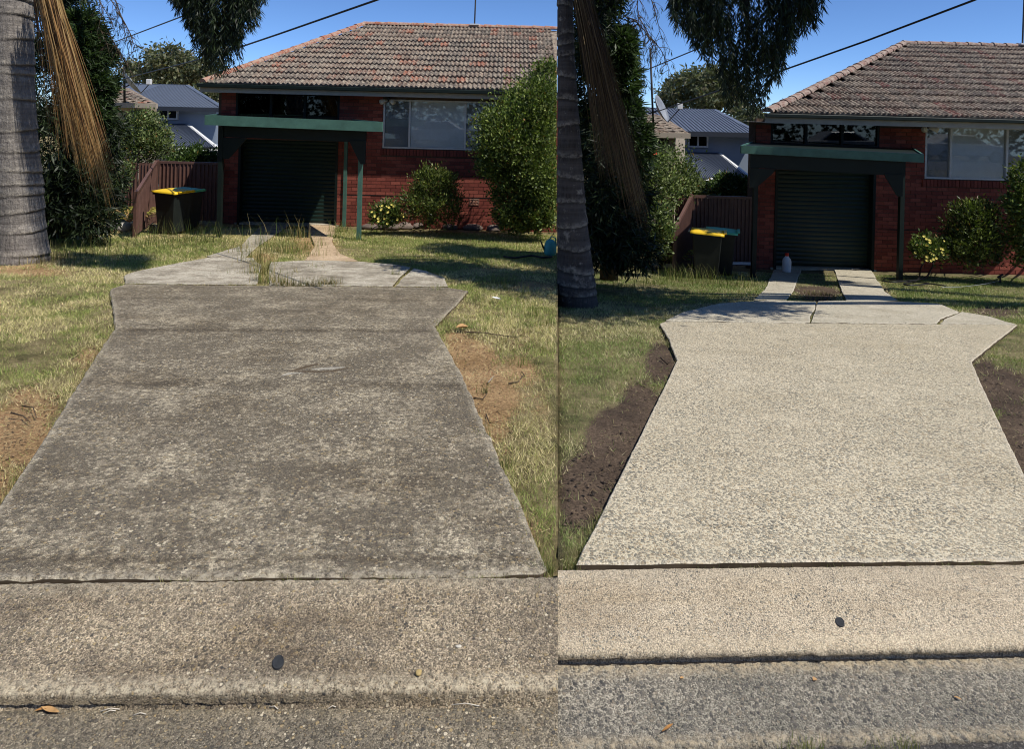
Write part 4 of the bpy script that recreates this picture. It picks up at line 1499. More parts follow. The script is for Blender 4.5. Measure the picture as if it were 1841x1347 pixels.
TW_L = [(168, -20, 205, 45, 12), (185, -20, 240, 70, 12), (150, 15, 195, 85, 12), (200, -20, 232, 95, 12.2), (210, 20, 248, 110, 12.1), (178, 20, 225, 120, 12.2), (195, 60, 235, 130, 12.1)]
dark_tree('L', 'dark casuarina tree behind the left palm with a limb drooping before the sunlit roof',
          [(100, 40, 60, 70, 12.2, .8), (90, 150, 62, 80, 12.2, .8), (110, 260, 66, 80, 12.0, .8), (105, 350, 70, 60, 11.9, .7), (150, 330, 52, 60, 12.0, .6), (160, 390, 45, 34, 11.8, .5), (60, 400, 40, 40, 12, .5), (175, 240, 40, 60, 12.3, .6), (85, -30, 60, 40, 12.2, .7), (195, 340, 24, 50, 12.1, .4)],
          (120, 425), 30000, (118, -60, 12.2), [(310, -2), (330, 30), (345, 70), (360, 105), (378, 138), (398, 140), (420, 112), (436, 70), (455, 52), (470, 5)], 9.0,
          [(180, -110, 11.5), (270, -120, 10.4), (350, -75, 9.4), (400, -20, 9.0), (405, 60, 9.0)], TW_L,
          [(165, 95, 26, 40, 12.1, .4), (150, 60, 20, 40, 12, .4), (180, 150, 22, 24, 12.1, .3), (165, 200, 25, 30, 12, .3)])
S = None
TW_R = [(1150, -20, 1148, 40, 11), (1165, -20, 1190, 70, 11), (1125, 30, 1170, 75, 11), (1148, 30, 1180, 110, 11.2), (1160, 60, 1205, 130, 11.1), (1140, 50, 1160, 150, 11.2)]
dark_tree('R', 'dark casuarina tree behind the shaded palm with a limb drooping beside the shaded roof',
          [(1075, 60, 46, 70, 11.2, .7), (1070, 150, 44, 70, 11.2, .7), (1095, 250, 50, 80, 11.0, .7), (1090, 350, 52, 70, 10.9, .7), (1110, 420, 50, 50, 10.8, .6), (1065, 430, 40, 50, 10.8, .6), (1130, 350, 36, 60, 11, .5), (1140, 450, 34, 34, 10.8, .4), (1080, -30, 50, 40, 11.2, .7)],
          (1095, 500), 30000, (1090, -60, 11.2), [(1198, -20), (1212, 40), (1235, 75), (1262, 95), (1290, 130), (1318, 195), (1352, 212), (1378, 190), (1392, 150), (1412, 118), (1434, 68), (1462, 45), (1476, 4)], 8.0,
          [(1150, -120, 10.5), (1230, -130, 9.4), (1300, -80, 8.4), (1340, -20, 8.0), (1345, 80, 8.0)], TW_R,
          [(1115, 90, 22, 46, 11.1, .4), (1120, 150, 22, 36, 11.1, .3), (1125, 205, 22, 30, 11, .3), (1140, 260, 24, 50, 11, .3)])

# ------------------------------------------------------------------ palms
def palm(lot, label, spine, Y, frond_top, ends, nstr, seed, lean=0):
    """ spine: (py, left px, right px) down the trunk """
    r = random.Random(seed)
    low = spine[-1]
    base = at((low[1] + low[2]) / 2, low[0], Y)
    base.z = zplane(lot, Y) - 0.02
    K = empty('palm_tree', base, label, 'palm tree')
    prof = []
    for (py, l, rr_) in spine:
        a, b = at(l, py, Y), at(rr_, py, Y)
        prof.append((a.z, (a.x + b.x) / 2, (b.x - a.x) / 2))
    prof.sort()
    zs = [q[0] for q in prof]
    seg = 28
    V, F = [], []
    RA, BA = [], []
    z = zs[0] - 0.15
    rows = []
    while z < zs[-1]:
        rows.append(z); z += 0.015
    ring_z = [zs[0] + 0.1]
    while ring_z[-1] < zs[-1]:
        ring_z.append(ring_z[-1] + r.choice([r.uniform(.10, .2), r.uniform(.2, .32), r.uniform(.3, .46)]))
    for i, z in enumerate(rows):
        cx = np.interp(z, zs, [q[1] for q in prof]); rad = np.interp(z, zs, [q[2] for q in prof])
        for k in range(seg):
            a = 2 * math.pi * k / seg
            wob = 0.05 * math.sin(a * 2 + z * 2.1) + 0.03 * math.sin(a * 3 - z * 3)
            step = 0
            rv = bv = 0.0
            for q in ring_z:
                dzr = z - (q + 0.03 * math.sin(a + q * 5) )
                if abs(dzr + .012) < .03:
                    rv = max(rv, 1 - abs(dzr + .012) / .03)
                if 0 <= dzr < .09:
                    bv = max(bv, 1 - dzr / .09)
                if 0 <= dzr < 0.14:
                    step = max(step, 0.020 * (1 - dzr / 0.14))
                elif -0.05 < dzr < 0:
                    step = min(step, -0.008)
            RA.append(rv); BA.append(bv)
            rr_ = rad * (1 + wob * 0.25) + step * (1.1 if lot == 'L' else .55) - 0.008
            V.append((cx + rr_ * math.cos(a), Y + rad * math.sin(a) * 1.0, z))
    n = len(rows)
    F = [(i * seg + k, i * seg + (k + 1) % seg, (i + 1) * seg + (k + 1) % seg, (i + 1) * seg + k) for i in range(n - 1) for k in range(seg)]
    F.append(tuple(range((n - 1) * seg, n * seg)))
    me = np_mesh('trunk', V, [f for f in F if len(f) == 4], M['palm_lit' if lot == 'L' else 'palm_shaded'], {'ring': np.array(RA), 'band': np.array(BA)}, off=base, smooth=True)
    link('trunk', me, K)
    # dead brown frond hanging beside the trunk
    P0, P1 = frond_top
    Vv, Ff, Cc = [], [], []
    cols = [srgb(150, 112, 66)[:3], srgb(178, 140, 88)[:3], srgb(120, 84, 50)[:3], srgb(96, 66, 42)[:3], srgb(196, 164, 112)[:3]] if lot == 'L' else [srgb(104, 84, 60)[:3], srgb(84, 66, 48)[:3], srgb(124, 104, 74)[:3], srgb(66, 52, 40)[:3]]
    for i in range(nstr):
        u = r.random()
        sx = P0[0] + (P1[0] - P0[0]) * u + r.gauss(0, 3)
        e = ends(u, r)
        yy = Y - 0.35 + r.uniform(-.28, .22)
        p0 = np.array(at(sx, P0[1], yy)); p2 = np.array(at(e[0], e[1], yy - r.uniform(0, .15)))
        p1 = (p0 + p2) / 2 + np.array([r.gauss(.02, .05), r.gauss(0, .06), r.gauss(.06, .06)])
        wd = r.uniform(.006, .015)
        sd = np.array([r.uniform(.4, 1), r.uniform(-.6, .6), r.uniform(-.1, .1)])
        sd /= np.linalg.norm(sd)
        b = len(Vv)
        cc = np.array(r.choice(cols)) * r.uniform(.6, 1.25)
        ns = 8
        for k in range(ns + 1):
            t_ = k / ns
            p = p0 * (1 - t_) ** 2 + 2 * p1 * t_ * (1 - t_) + p2 * t_ * t_
            ww = wd * (1 - .8 * t_)
            Vv += [p - sd * ww / 2, p + sd * ww / 2]
            Cc += [cc, cc]
        Ff += [(b + 2 * k, b + 2 * k + 1, b + 2 * k + 3, b + 2 * k + 2) for k in range(ns)]
    me = np_mesh('dead_frond', np.array(Vv), np.array(Ff), M['straw'], {'col': np.array(Cc)}, off=base)
    o = link('dead_frond', me, K)
    # green crown above the picture
    top = Vector((prof[-1][1], Y, zs[-1]))
    P, D, c = [], [], []
    for k in range(9):
        a = k * 2.4 + seed
        dx, dy = math.cos(a), math.sin(a)
        if lot == 'R' and (dx < 0.55 or dy > .5):
            continue
        if dx > 0.2 and lot == 'L':
            continue
        for s_ in np.linspace(.15, 1, 60):
            q = np.array(top) + np.array([dx * 2.0 * s_, dy * 2.0 * s_, 1.6 * s_ - 1.5 * s_ * s_ + .5])
            for sg in (-1, 1):
                P.append(q); D.append(np.array([dx * .6 - dy * sg, dy * .6 + dx * sg, -.5])); c.append(1)
    P = np.array(P); D = unit(np.array(D))
    leaves('crown', P, D, .45, .03, pal(len(P), [(60, 84, 40), (84, 104, 54)], .3), M['leaf'], K, lot)
    return K


def ends_L(u, r):
    t_ = u ** 0.75 if r.random() < .7 else r.random()
    ex = 95 + t_ * 108 + r.gauss(0, 6)
    ey = 215 + t_ * 120 + r.gauss(0, 26) + (r.random() < .10) * 35
    return ex, min(ey, 405)


palm('L', 'grey ringed palm trunk at the left edge with a golden dead frond', [(465, -6, 83), (440, 0, 80), (400, 0, 74), (330, -3, 71), (250, -5, 63), (180, -8, 58), (90, -12, 55), (0, -16, 53), (-130, -20, 48), (-230, -22, 44)], 10.0, ((58, -30), (98, -30)), ends_L, 420, 3)


def ends_R(u, r):
    t_ = u ** .8 if r.random() < .7 else r.random()
    ex = 1070 + t_ * 92 + r.gauss(0, 5)
    ey = 250 + t_ * 130 + r.gauss(0, 30)
    return ex, min(ey, 440)


palm('R', 'dark shaded palm trunk at the lot boundary with a dull brown dead frond', [(540, 1001, 1076), (500, 1001, 1070), (440, 1001, 1062), (360, 1001, 1053), (270, 1001, 1046), (180, 1001, 1040), (90, 1001, 1034), (0, 1001, 1030), (-130, 1003, 1028)], 9.3, ((1030, -30), (1052, -30)), ends_R, 380, 4)

# ------------------------------------------------------------------ far gum trees
def far_tree(label, blobs, Y, zbase, n, leaf, group, colors):
    c = at(blobs[0][0], blobs[0][1], Y)
    b = Vector((c.x, Y, zbase))
    K = empty('gum_tree', b, label, 'tree', group)
    bl = [(q[0], q[1], q[2], q[3], Y + q[4], q[5]) for q in blobs]
    P, O = blob_points(bl, n, .34, 40, .35)
    D = unit(O * .4 + np.array([0, 0, -.4]) + rdir(len(P)) * .9)
    leaves('crown', P, D, leaf * rng.uniform(.6, 1.3, len(P)), leaf * .38, pal(len(P), colors, .3), M['leaf'], K, None)
    mb = MB()
    mb.tube([b, b.lerp(c, .6) + Vector((.3, 0, 0)), c], [.45, .3, .12], 7)
    mb.build('trunk', M['galv'], K, True)
    limb_mesh(K, b.lerp(c, .55), [at(q[0], q[1], q[4]) for q in bl], .16, M['wood'])
    return K


GUM = [(84, 92, 66), (104, 110, 80), (128, 130, 98), (66, 74, 52), (120, 112, 84)]
far_tree('hazy olive gum crown above the blue grey roof, left of the sunlit house', [(300, 110, 34, 24, 0, 3), (270, 125, 34, 22, 1, 3), (335, 122, 34, 24, 0, 3), (365, 128, 28, 20, 0, 2.5), (248, 132, 20, 16, 1, 2), (318, 98, 20, 14, 0, 2), (300, 140, 60, 14, 0, 3)], 55, -6, 9000, .42, 'gums beyond the neighbours', GUM)
far_tree('small green tree behind the blue grey roof hip, touching the sunlit eave', [(380, 165, 22, 14, 0, 2), (395, 172, 18, 10, 0, 2)], 44, -6, 1500, .35, 'gums beyond the neighbours', GUM)
far_tree('hazy olive gum crown above the blue grey roof, left of the shaded house', [(1265, 150, 36, 28, 0, 3), (1228, 155, 28, 24, 1, 3), (1292, 165, 36, 30, 0, 3), (1320, 180, 26, 26, 0, 2.5), (1205, 170, 20, 20, 1, 2), (1276, 132, 24, 14, 0, 2), (1250, 178, 50, 16, 0, 3)], 50, -6, 9000, .40, 'gums beyond the neighbours', GUM)
far_tree('small green tree behind the blue grey roof hip, touching the shaded carport eave', [(1350, 210, 22, 14, 0, 2), (1375, 222, 18, 10, 0, 2)], 40, -6, 1500, .35, 'gums beyond the neighbours', GUM)

r_ = np.random.default_rng(9)
n_ = 30000
tx = r_.uniform(-190, 190, n_)
hgt = 3.2 + 3.2 * vnoise(tx, tx * 0, .06, 3) + 2.2 * vnoise(tx, tx * 0, .25, 4)
tz = -4.6 + hgt * r_.random(n_) ** .7
ty = 112 + r_.uniform(-3, 3, n_)
o_tree = leaves('treeline', np.stack([tx, ty, tz], 1), rdir(n_), r_.uniform(.7, 1.6, n_), r_.uniform(.4, .8, n_), pal(n_, GUM + [(70, 84, 52)], .3), M['leaf'], None)
tag(o_tree, 'low far line of gum trees along the horizon behind the houses', None, None, 'stuff')

# ================================================================== NEIGHBOURS
def corrugate(name, quad, mat, parent, n, amp=0.012):
    """ ribbed sheet over a quad a-b (bottom) d-c (top) """
    a, b, c, d = [Vector(q) for q in quad]
    nn = (b - a).cross(d - a).normalized()
    V, F = [], []
    prof = [(0, 0), (.12, 0), (.2, 1), (.35, 1), (.43, 0)]
    us = []
    for i in range(n):
        for (u, h) in prof:
            us.append(((i + u) / n, h * amp))
    us.append((1.0, 0))
    for u, h in us:
        V.append(tuple(a.lerp(b, u) + nn * h)); V.append(tuple(d.lerp(c, u) + nn * h))
    F = [(2 * i, 2 * i + 2, 2 * i + 3, 2 * i + 1) for i in range(len(us) - 1)]
    return MB().add(V, F).build(name, mat, parent)


def neighbour(lot, p):
    Y = p['Y']
    y2 = Y + 7
    el, er, al, ar = at(*p['el'], Y), at(*p['er'], Y), at(*p['al'], y2 - 2.5), at(*p['ar'], y2 - 2.5)
    ez = (el.z + er.z) / 2
    az = (al.z + ar.z) / 2
    H = empty('neighbour_house', Vector((er.x, Y, -5)), p['label'], 'house')
    # upper roof: front sheet, hip to the right
    rf = MB()
    e0, e1 = Vector((el.x, Y, ez)), Vector((er.x, Y, ez))
    r0, r1 = Vector((al.x, al.y, az)), Vector((ar.x, ar.y, az))
    bk1, bk0 = Vector((er.x * 1.32, al.y * 2 - Y, ez)), Vector((el.x * 1.2, al.y * 2 - Y, ez))
    rf.add([e0, e1, r1, r0, bk1, bk0], [(0, 1, 2, 3), (1, 4, 2), (3, 2, 4, 5), (0, 3, 5), (0, 5, 4, 1)])
    R_ = rf.build('roof', M['steel_roof'], H)
    nr = MB()
    nr.bar(r0, r1, .2, .06); nr.bar(r1, e1, .2, .06)
    nr.build('ridge_capping', M['steel_roof'], R_)
    sr = MB()
    for i in range(34):
        u = i / 34
        a = e0.lerp(e1, u)
        tt_ = min(1, (1 - u) * (e1 - e0).length / max(.1, (e1.x - r1.x)))
        top = a + (r1 - Vector((r1.x, Y, ez))) * tt_
        top.x = a.x + 0.0
        sr.bar(a + Vector((0, -.01, .015)), top + Vector((0, -.01, .015)), .05, .03)
    o = sr.build('roof_ribs', M['steel_roof'], R_)
    o['kind'] = 'stuff'
    MB().box((e0.x, Y - .12, ez - .16), (e1.x + .05, Y + .02, ez + .02)).build('gutter', M['dark_trim'], H)
    x0, x1 = at(p['wl'], 220, Y + .5).x, at(p['wr'], 220, Y + .5).x
    sky_ = MB().prism([(x0, Y + .5, -5), (x1, Y + .5, -5), (x1 * 1.25, Y + 8, -5), (x0, Y + 8, -5)], [(x0, Y + .5, ez - .01), (x1, Y + .5, ez - .01), (x1 * 1.25, Y + 8, ez - .01), (x0, Y + 8, ez - .01)])
    sky_.build('wall', M['render_wall'], H)
    # windows
    for wx in p['win']:
        a, b = at(wx[0], wx[1], Y + .5), at(wx[2], wx[3], Y + .5)
        W = MB()
        z0, z1 = b.z, a.z
        W.box((a.x, Y + .40, z0), (b.x, Y + .498, z0 + .06)); W.box((a.x, Y + .40, z1 - .06), (b.x, Y + .498, z1))
        W.box((a.x, Y + .40, z0 + .061), (a.x + .06, Y + .498, z1 - .061)); W.box((b.x - .06, Y + .40, z0 + .061), (b.x, Y + .498, z1 - .061))
        mx = (a.x + b.x) / 2
        if wx[4]:
            W.box((mx - .03, Y + .405, z0 + .061), (mx + .03, Y + .497, z1 - .061))
        Wn = W.build('window', M['white'], H)
        for (q0, q1) in (((a.x + .06, mx - .03), (mx + .03, b.x - .06)) if wx[4] else ((a.x + .06, b.x - .06),)):
            MB().box((q0, Y + .45, z0 + .06), (q1, Y + .47, z1 - .06)).build('pane', M['glass_dark'], Wn)
    # lower wing
    Y1 = Y - 3.0
    l0, l1 = at(*p['ll'], Y1), at(*p['lr'], Y1)
    t0, t1 = at(*p['tl'], Y + .4), at(*p['tr'], Y + .4)
    lz, tz = (l0.z + l1.z) / 2, (t0.z + t1.z) / 2
    q = [Vector((l0.x, Y1, lz)), Vector((l1.x, Y1, lz)), Vector((t1.x, Y + .4, tz)), Vector((t0.x, Y + .4, tz))]
    dn = Vector((0, 0, -.05))
    lw = MB().prism([v + dn for v in q], q).build('lower_roof', M['steel_roof'], H)
    corrugate('roof_ribs', [v + Vector((0, -.01, .01)) for v in q], M['steel_roof'], lw, 40, .03)
    MB().bar(q[1], q[2], .16, .05).build('hip_flashing', M['white'], lw)
    tri = MB().add([q[1], q[2], Vector((l1.x + .2, Y + .4, lz))], [(0, 1, 2)])
    MB().box((l0.x, Y1 - .12, lz - .18), (l1.x + .03, Y1 - .005, lz - .01)).build('gutter', M['dark_trim'], lw)
    MB().box((l0.x + .1, Y1 + .3, -5), (l1.x - .15, Y + .39, lz - .06)).build('wall', M['render_wall'], H)
    return H


neighbour('L', dict(Y=28, el=(190, 193), er=(402, 191), al=(175, 150), ar=(336, 152), wl=200, wr=388, win=[(287, 195, 321, 215, True), (272, 198, 285, 210, False)], ll=(265, 262), lr=(389, 264), tl=(262, 222), tr=(337, 223),
      label='two storey pale house with blue grey steel roofs left of the sunlit carport'))
neighbour('R', dict(Y=26, el=(1130, 236), er=(1366, 238), al=(1120, 194), ar=(1284, 196), wl=1145, wr=1352, win=[(1236, 242, 1272, 265, True), (1220, 249, 1233, 263, False)], ll=(1215, 320), lr=(1353, 322), tl=(1215, 274), tr=(1292, 275),
      label='two storey pale house with blue grey steel roofs left of the shaded carport'))


def cottage(lot, p):
    Y = p['Y']
    a, b = at(*p['el'], Y), at(*p['er'], Y)
    r0, r1 = at(*p['rl'], Y + 2.6), at(*p['rr'], Y + 2.6)
    ez, rz = (a.z + b.z) / 2, (r0.z + r1.z) / 2
    H = empty('cottage', Vector((a.x, Y, -4)), p['label'], 'house')
    q = [Vector((a.x, Y, ez)), Vector((b.x, Y, ez)), Vector((r1.x, Y + 2.6, rz)), Vector((r0.x, Y + 2.6, rz))]
    rf = MB().prism([v + Vector((0, 0, -.06)) for v in q], q).build('roof', M['tiles_old'], H)
    at_ = rf.data.attributes.new('rnd', 'FLOAT', 'POINT')
    at_.data.foreach_set('value', np.full(len(rf.data.vertices), .3, np.float32))
    w_, e_ = .28, .36
    V, F, RN = [], [], []
    n = int((b.x - a.x) / w_)
    d = q[3] - q[0]
    k = int(d.length / e_)
    for i in range(n):
        for j in range(k):
            for (x0, lift) in ((0, 0),):
                u0 = i * w_
                f0, f1 = j / k, (j + 1) / k
                xa = a.x + u0
                if xa + w_ > b.x + (r1.x - b.x) * f1:
                    continue
                z0, z1 = ez + (rz - ez) * f0 + .05, ez + (rz - ez) * f1 + .02
                y0, y1 = Y + 2.6 * f0, Y + 2.6 * f1
                bb = len(V)
                V += [(xa, y0, z0), (xa + w_ / 2, y0, z0 + .03), (xa + w_, y0, z0), (xa + w_, y1, z1), (xa + w_ / 2, y1, z1 + .03), (xa, y1, z1), (xa, y0, z0 - .05), (xa + w_, y0, z0 - .05)]
                F += [(bb, bb + 1, bb + 4, bb + 5), (bb + 1, bb + 2, bb + 3, bb + 4), (bb + 6, bb + 7, bb + 2, bb)]
                RN += [random.random()] * 8
    me = np_mesh('roof_tiling', V, F, M['tiles_old'], {'rnd': np.array(RN)}, off=wloc(rf))
    o = link('roof_tiling', me, rf)
    o['kind'] = 'stuff'
    MB().box((a.x, Y - .1, ez - .14), (b.x, Y - .003, ez + .01)).build('gutter', M['beige'], H)
    wq = [(a.x + .2, Y + .5), (b.x - .3, Y + .5), ((b.x - .3) * 1.3, Y + 5), (a.x * 1.25, Y + 5)]
    MB().prism([(x_, y_, -4) for x_, y_ in wq], [(x_, y_, ez - .07) for x_, y_ in wq]).build('wall', M['beige'], H)
    x0 = at(*p['win'][:2], Y + .4)
    x1 = at(*p['win'][2:], Y + .4)
    Wn = MB().box((x0.x, Y + .42, x1.z), (x1.x, Y + .498, x0.z)).build('window', M['dark_trim'], H)
    MB().box((x0.x + .06, Y + .40, x1.z + .06), (x1.x - .06, Y + .418, x0.z - .06)).build('pane', M['glass_dark'], Wn)
    return H


cottage('L', dict(Y=21, el=(120, 180), er=(284, 189), rl=(110, 153), rr=(232, 160), win=(232, 198, 248, 212), label='low cottage with brown tiled roof behind the satellite dish at left'))
cottage('R', dict(Y=19.5, el=(1080, 234), er=(1240, 242), rl=(1070, 200), rr=(1190, 212), win=(1185, 250, 1202, 266), label='low cottage with brown tiled roof behind the dish mast at the palm'))


def dish(lot, mast, Yd, c_px, r, arm, label, bracket, tall):
    Y = Yd
    top, bot = at(*mast[0], Y), at(*mast[1], Y)
    K = empty('satellite_dish', bot, label, 'satellite dish')
    MB().tube([bot, top], .035 if not tall else .03, 8).build('mast', M['mast'], K, True)
    c = at(*c_px, Y - .15)
    nrm = Vector((.80, -.42, .42) if tall else (.72, .42, .60)).normalized()
    q = nrm.to_track_quat('Z', 'Y')
    V, F = [], []
    for side_ in (0, 1):
        for i in range(6):
            rr_ = r * i / 5
            for k in range(22):
                a = 2 * math.pi * k / 22
                v = Vector((math.cos(a) * rr_ * .92, math.sin(a) * rr_, .30 * rr_ * rr_ / r - (.012 if side_ else 0)))
                V.append(c + q @ v)
    for s in (0, 1):
        o = s * 132
        for i in range(5):
            for k in range(22):
                F.append((o + i * 22 + k, o + i * 22 + (k + 1) % 22, o + (i + 1) * 22 + (k + 1) % 22, o + (i + 1) * 22 + k))
    for k in range(22):
        F.append((110 + k, 110 + (k + 1) % 22, 132 + 110 + (k + 1) % 22, 132 + 110 + k))
    MB().add(V, F).build('dish', M['galv'], K, True)
    e = at(*arm, Y - .55)
    low = c + q @ Vector((0, -r * .95, .1))
    MB().tube([low, low.lerp(e, .5) - Vector((0, 0, .03)), e - Vector((0, 0, .05))], .014, 6).build('feed_arm', M['black'], K, True)
    MB().tube([Vector((top.x, Y, c.z - .1)), c + q @ Vector((0, 0, -.02))], .02, 6).build('bracket', M['black'], K)
    MB().box((e.x - .07, e.y - .05, e.z - .06), (e.x + .07, e.y + .05, e.z + .10)).build('receiver', M['white'], K, bevel=.01)
    return K


dish('L', ((223, 118), (224, 184)), 20.6, (233, 152), .40, (268, 148), 'grey satellite dish on a short mast over the cottage roof', None, False)
dish('R', ((1169, 85), (1175, 238)), 18.8, (1184, 198), .42, (1222, 192), 'grey satellite dish on a tall dark mast beside the shaded casuarina', None, True)

# round hedge and pale garden wall behind the fence
bush('L', 'round_hedge', 'clipped round green hedge showing above the dark fence at left', 'hedge', [(350, 285, 34, 20, 19, .7), (372, 288, 22, 16, 19, .6), (330, 290, 22, 14, 19, .6)], (350, 380), 6000, .11, .05, [(50, 70, 34), (66, 86, 42), (84, 104, 52)], .5, .4, .04, .3, .3)
bush('R', 'round_hedge', 'clipped round green hedge showing above the dark fence at right', 'hedge', [(1312, 338, 36, 20, 17.5, .7), (1336, 342, 20, 16, 17.5, .6), (1290, 345, 22, 14, 17.5, .6)], (1312, 440), 6000, .11, .05, [(50, 70, 34), (66, 86, 42), (84, 104, 52)], .5, .4, .04, .3, .3)


def arch_fence(lot, a, b, Y, h, label):
    p, q = at(*a, Y), at(*b, Y)
    K = empty('picket_fence', Vector((p.x, Y, zplane(lot, Y))), label, 'fence')
    pts = [p.lerp(q, t_) + Vector((0, 0, .12 * math.sin(math.pi * min(1, t_ * 1.6)))) for t_ in np.linspace(0, 1, 12)]
    MB().tube(pts, .05, 6).build('top_rail', M['white'], K, True)
    n = int((q.x - p.x) / .11)
    pk = MB().box((-.015, -.01, -1.3), (.015, .01, 0)).mesh('picket', M['white'])
    for i in range(n):
        t_ = (i + .5) / n
        z = p.lerp(q, t_).z + .12 * math.sin(math.pi * min(1, t_ * 1.6)) - .055
        piece('picket', pk, K, (p.x + (q.x - p.x) * t_, Y, z))
    MB().box((p.x, Y - .02, p.z - 1.2), (q.x, Y + .02, p.z - 1.14)).build('bottom_rail', M['white'], K)
    return K


arch_fence('L', (300, 276), (392, 270), 21.5, 1, 'white arched picket fence behind the round hedge at left')
arch_fence('R', (1262, 329), (1352, 327), 19.8, 1, 'white arched picket fence behind the round hedge at right')

# ================================================================== BROWN STEEL FENCES
def steel_fence(lot, p):
    near_t, near_b, far_t = p['nt'], p['nb'], p['ft']
    nb = g(lot, *near_b)
    Yn, Yf_ = nb.y, p['Yf']
    a_t = at(*near_t, Yn)
    c_t = at(*far_t, Yf_)
    K = empty('steel_fence', nb, p['label'], 'fence')
    zb_n, zb_f = zplane(lot, Yn) + .03, zplane(lot, Yf_) + .03
    a_b, c_b = Vector((a_t.x, Yn, zb_n)), Vector((c_t.x, Yf_, zb_f))
    k = 3
    for i in range(k):
        u0, u1 = i / k, (i + 1) / k
        q = [a_b.lerp(c_b, u0), a_b.lerp(c_b, u1), a_t.lerp(c_t, u1) + Vector((0, 0, -.03)), a_t.lerp(c_t, u0) + Vector((0, 0, -.03))]
        corrugate('panel', q, M['fence'], K, 5, .03)
    MB().bar(a_t, c_t, .06, .06).build('top_rail', M['fence'], K)
    MB().box((a_t.x - .03, Yn - .06, zb_n - .1), (a_t.x + .03, Yn - .001, a_t.z + .03)).build('post', M['fence'], K)
    MB().box((c_t.x - .035, Yf_ + .001, zb_f - .1), (c_t.x + .035, Yf_ + .06, c_t.z + .05)).build('post', M['fence'], K)
    # return running across to the house
    e = at(*p['end'], Yf_ + .1)
    n = p['bays']
    for i in range(n):
        xa, xb = c_t.x + .04 + (e.x - c_t.x - .04) * i / n, c_t.x + .04 + (e.x - c_t.x - .04) * (i + 1) / n
        za = c_t.z - .04
        corrugate('panel', [Vector((xa, Yf_ + .06, zb_f)), Vector((xb - .02, Yf_ + .06, zb_f)), Vector((xb - .02, Yf_ + .06, za)), Vector((xa, Yf_ + .06, za))], M['fence'], K, 5, .03)
        MB().box((xb - .03, Yf_ + .05, zb_f - .1), (xb + .02, Yf_ + .09, za + .02)).build('post', M['fence'], K)
    MB().box((c_t.x + .04, Yf_ + .035, c_t.z - .035), (e.x, Yf_ + .095, c_t.z + .02)).build('top_rail', M['fence'], K)
    # boundary run towards the left, behind the shrubs
    e2 = at(*p['left'], Yf_ + .1)
    for i in range(2):
        xa, xb = e2.x + (c_t.x - .05 - e2.x) * i / 2, e2.x + (c_t.x - .05 - e2.x) * (i + 1) / 2
        corrugate('panel', [Vector((xa, Yf_ + .06, zb_f)), Vector((xb - .02, Yf_ + .06, zb_f)), Vector((xb - .02, Yf_ + .06, c_t.z - .04)), Vector((xa, Yf_ + .06, c_t.z - .04))], M['fence'], K, 5, .03)
    return K


steel_fence('L', dict(nt=(246, 346), nb=(246, 424), ft=(281, 291), Yf=16.2, end=(396, 294), left=(222, 292), bays=3, label='brown ribbed steel fence with a raked end beside the sunlit carport bins'))
steel_fence('R', dict(nt=(1213, 412), nb=(1213, 492), ft=(1243, 353), Yf=14.8, end=(1354, 356), left=(1190, 354), bays=3, label='brown ribbed steel fence with a raked end beside the shaded carport bins'))

# ================================================================== GRASS
def not_on_slab(lot, x, y):
    m = np.zeros(x.shape, bool)
    for p in SLABS[lot]:
        m |= in_poly(x, y, p)
    return ~m


GREEN_ZONE = {'L': [[(590, 404), (1010, 404), (1010, 470), (780, 486), (640, 468)], [(90, 426), (430, 430), (400, 452), (225, 486), (120, 470)]],
              'R': [[(1560, 484), (1845, 484), (1845, 565), (1740, 553), (1620, 536)], [(1180, 480), (1390, 500), (1366, 525), (1290, 540), (1190, 545)]]}


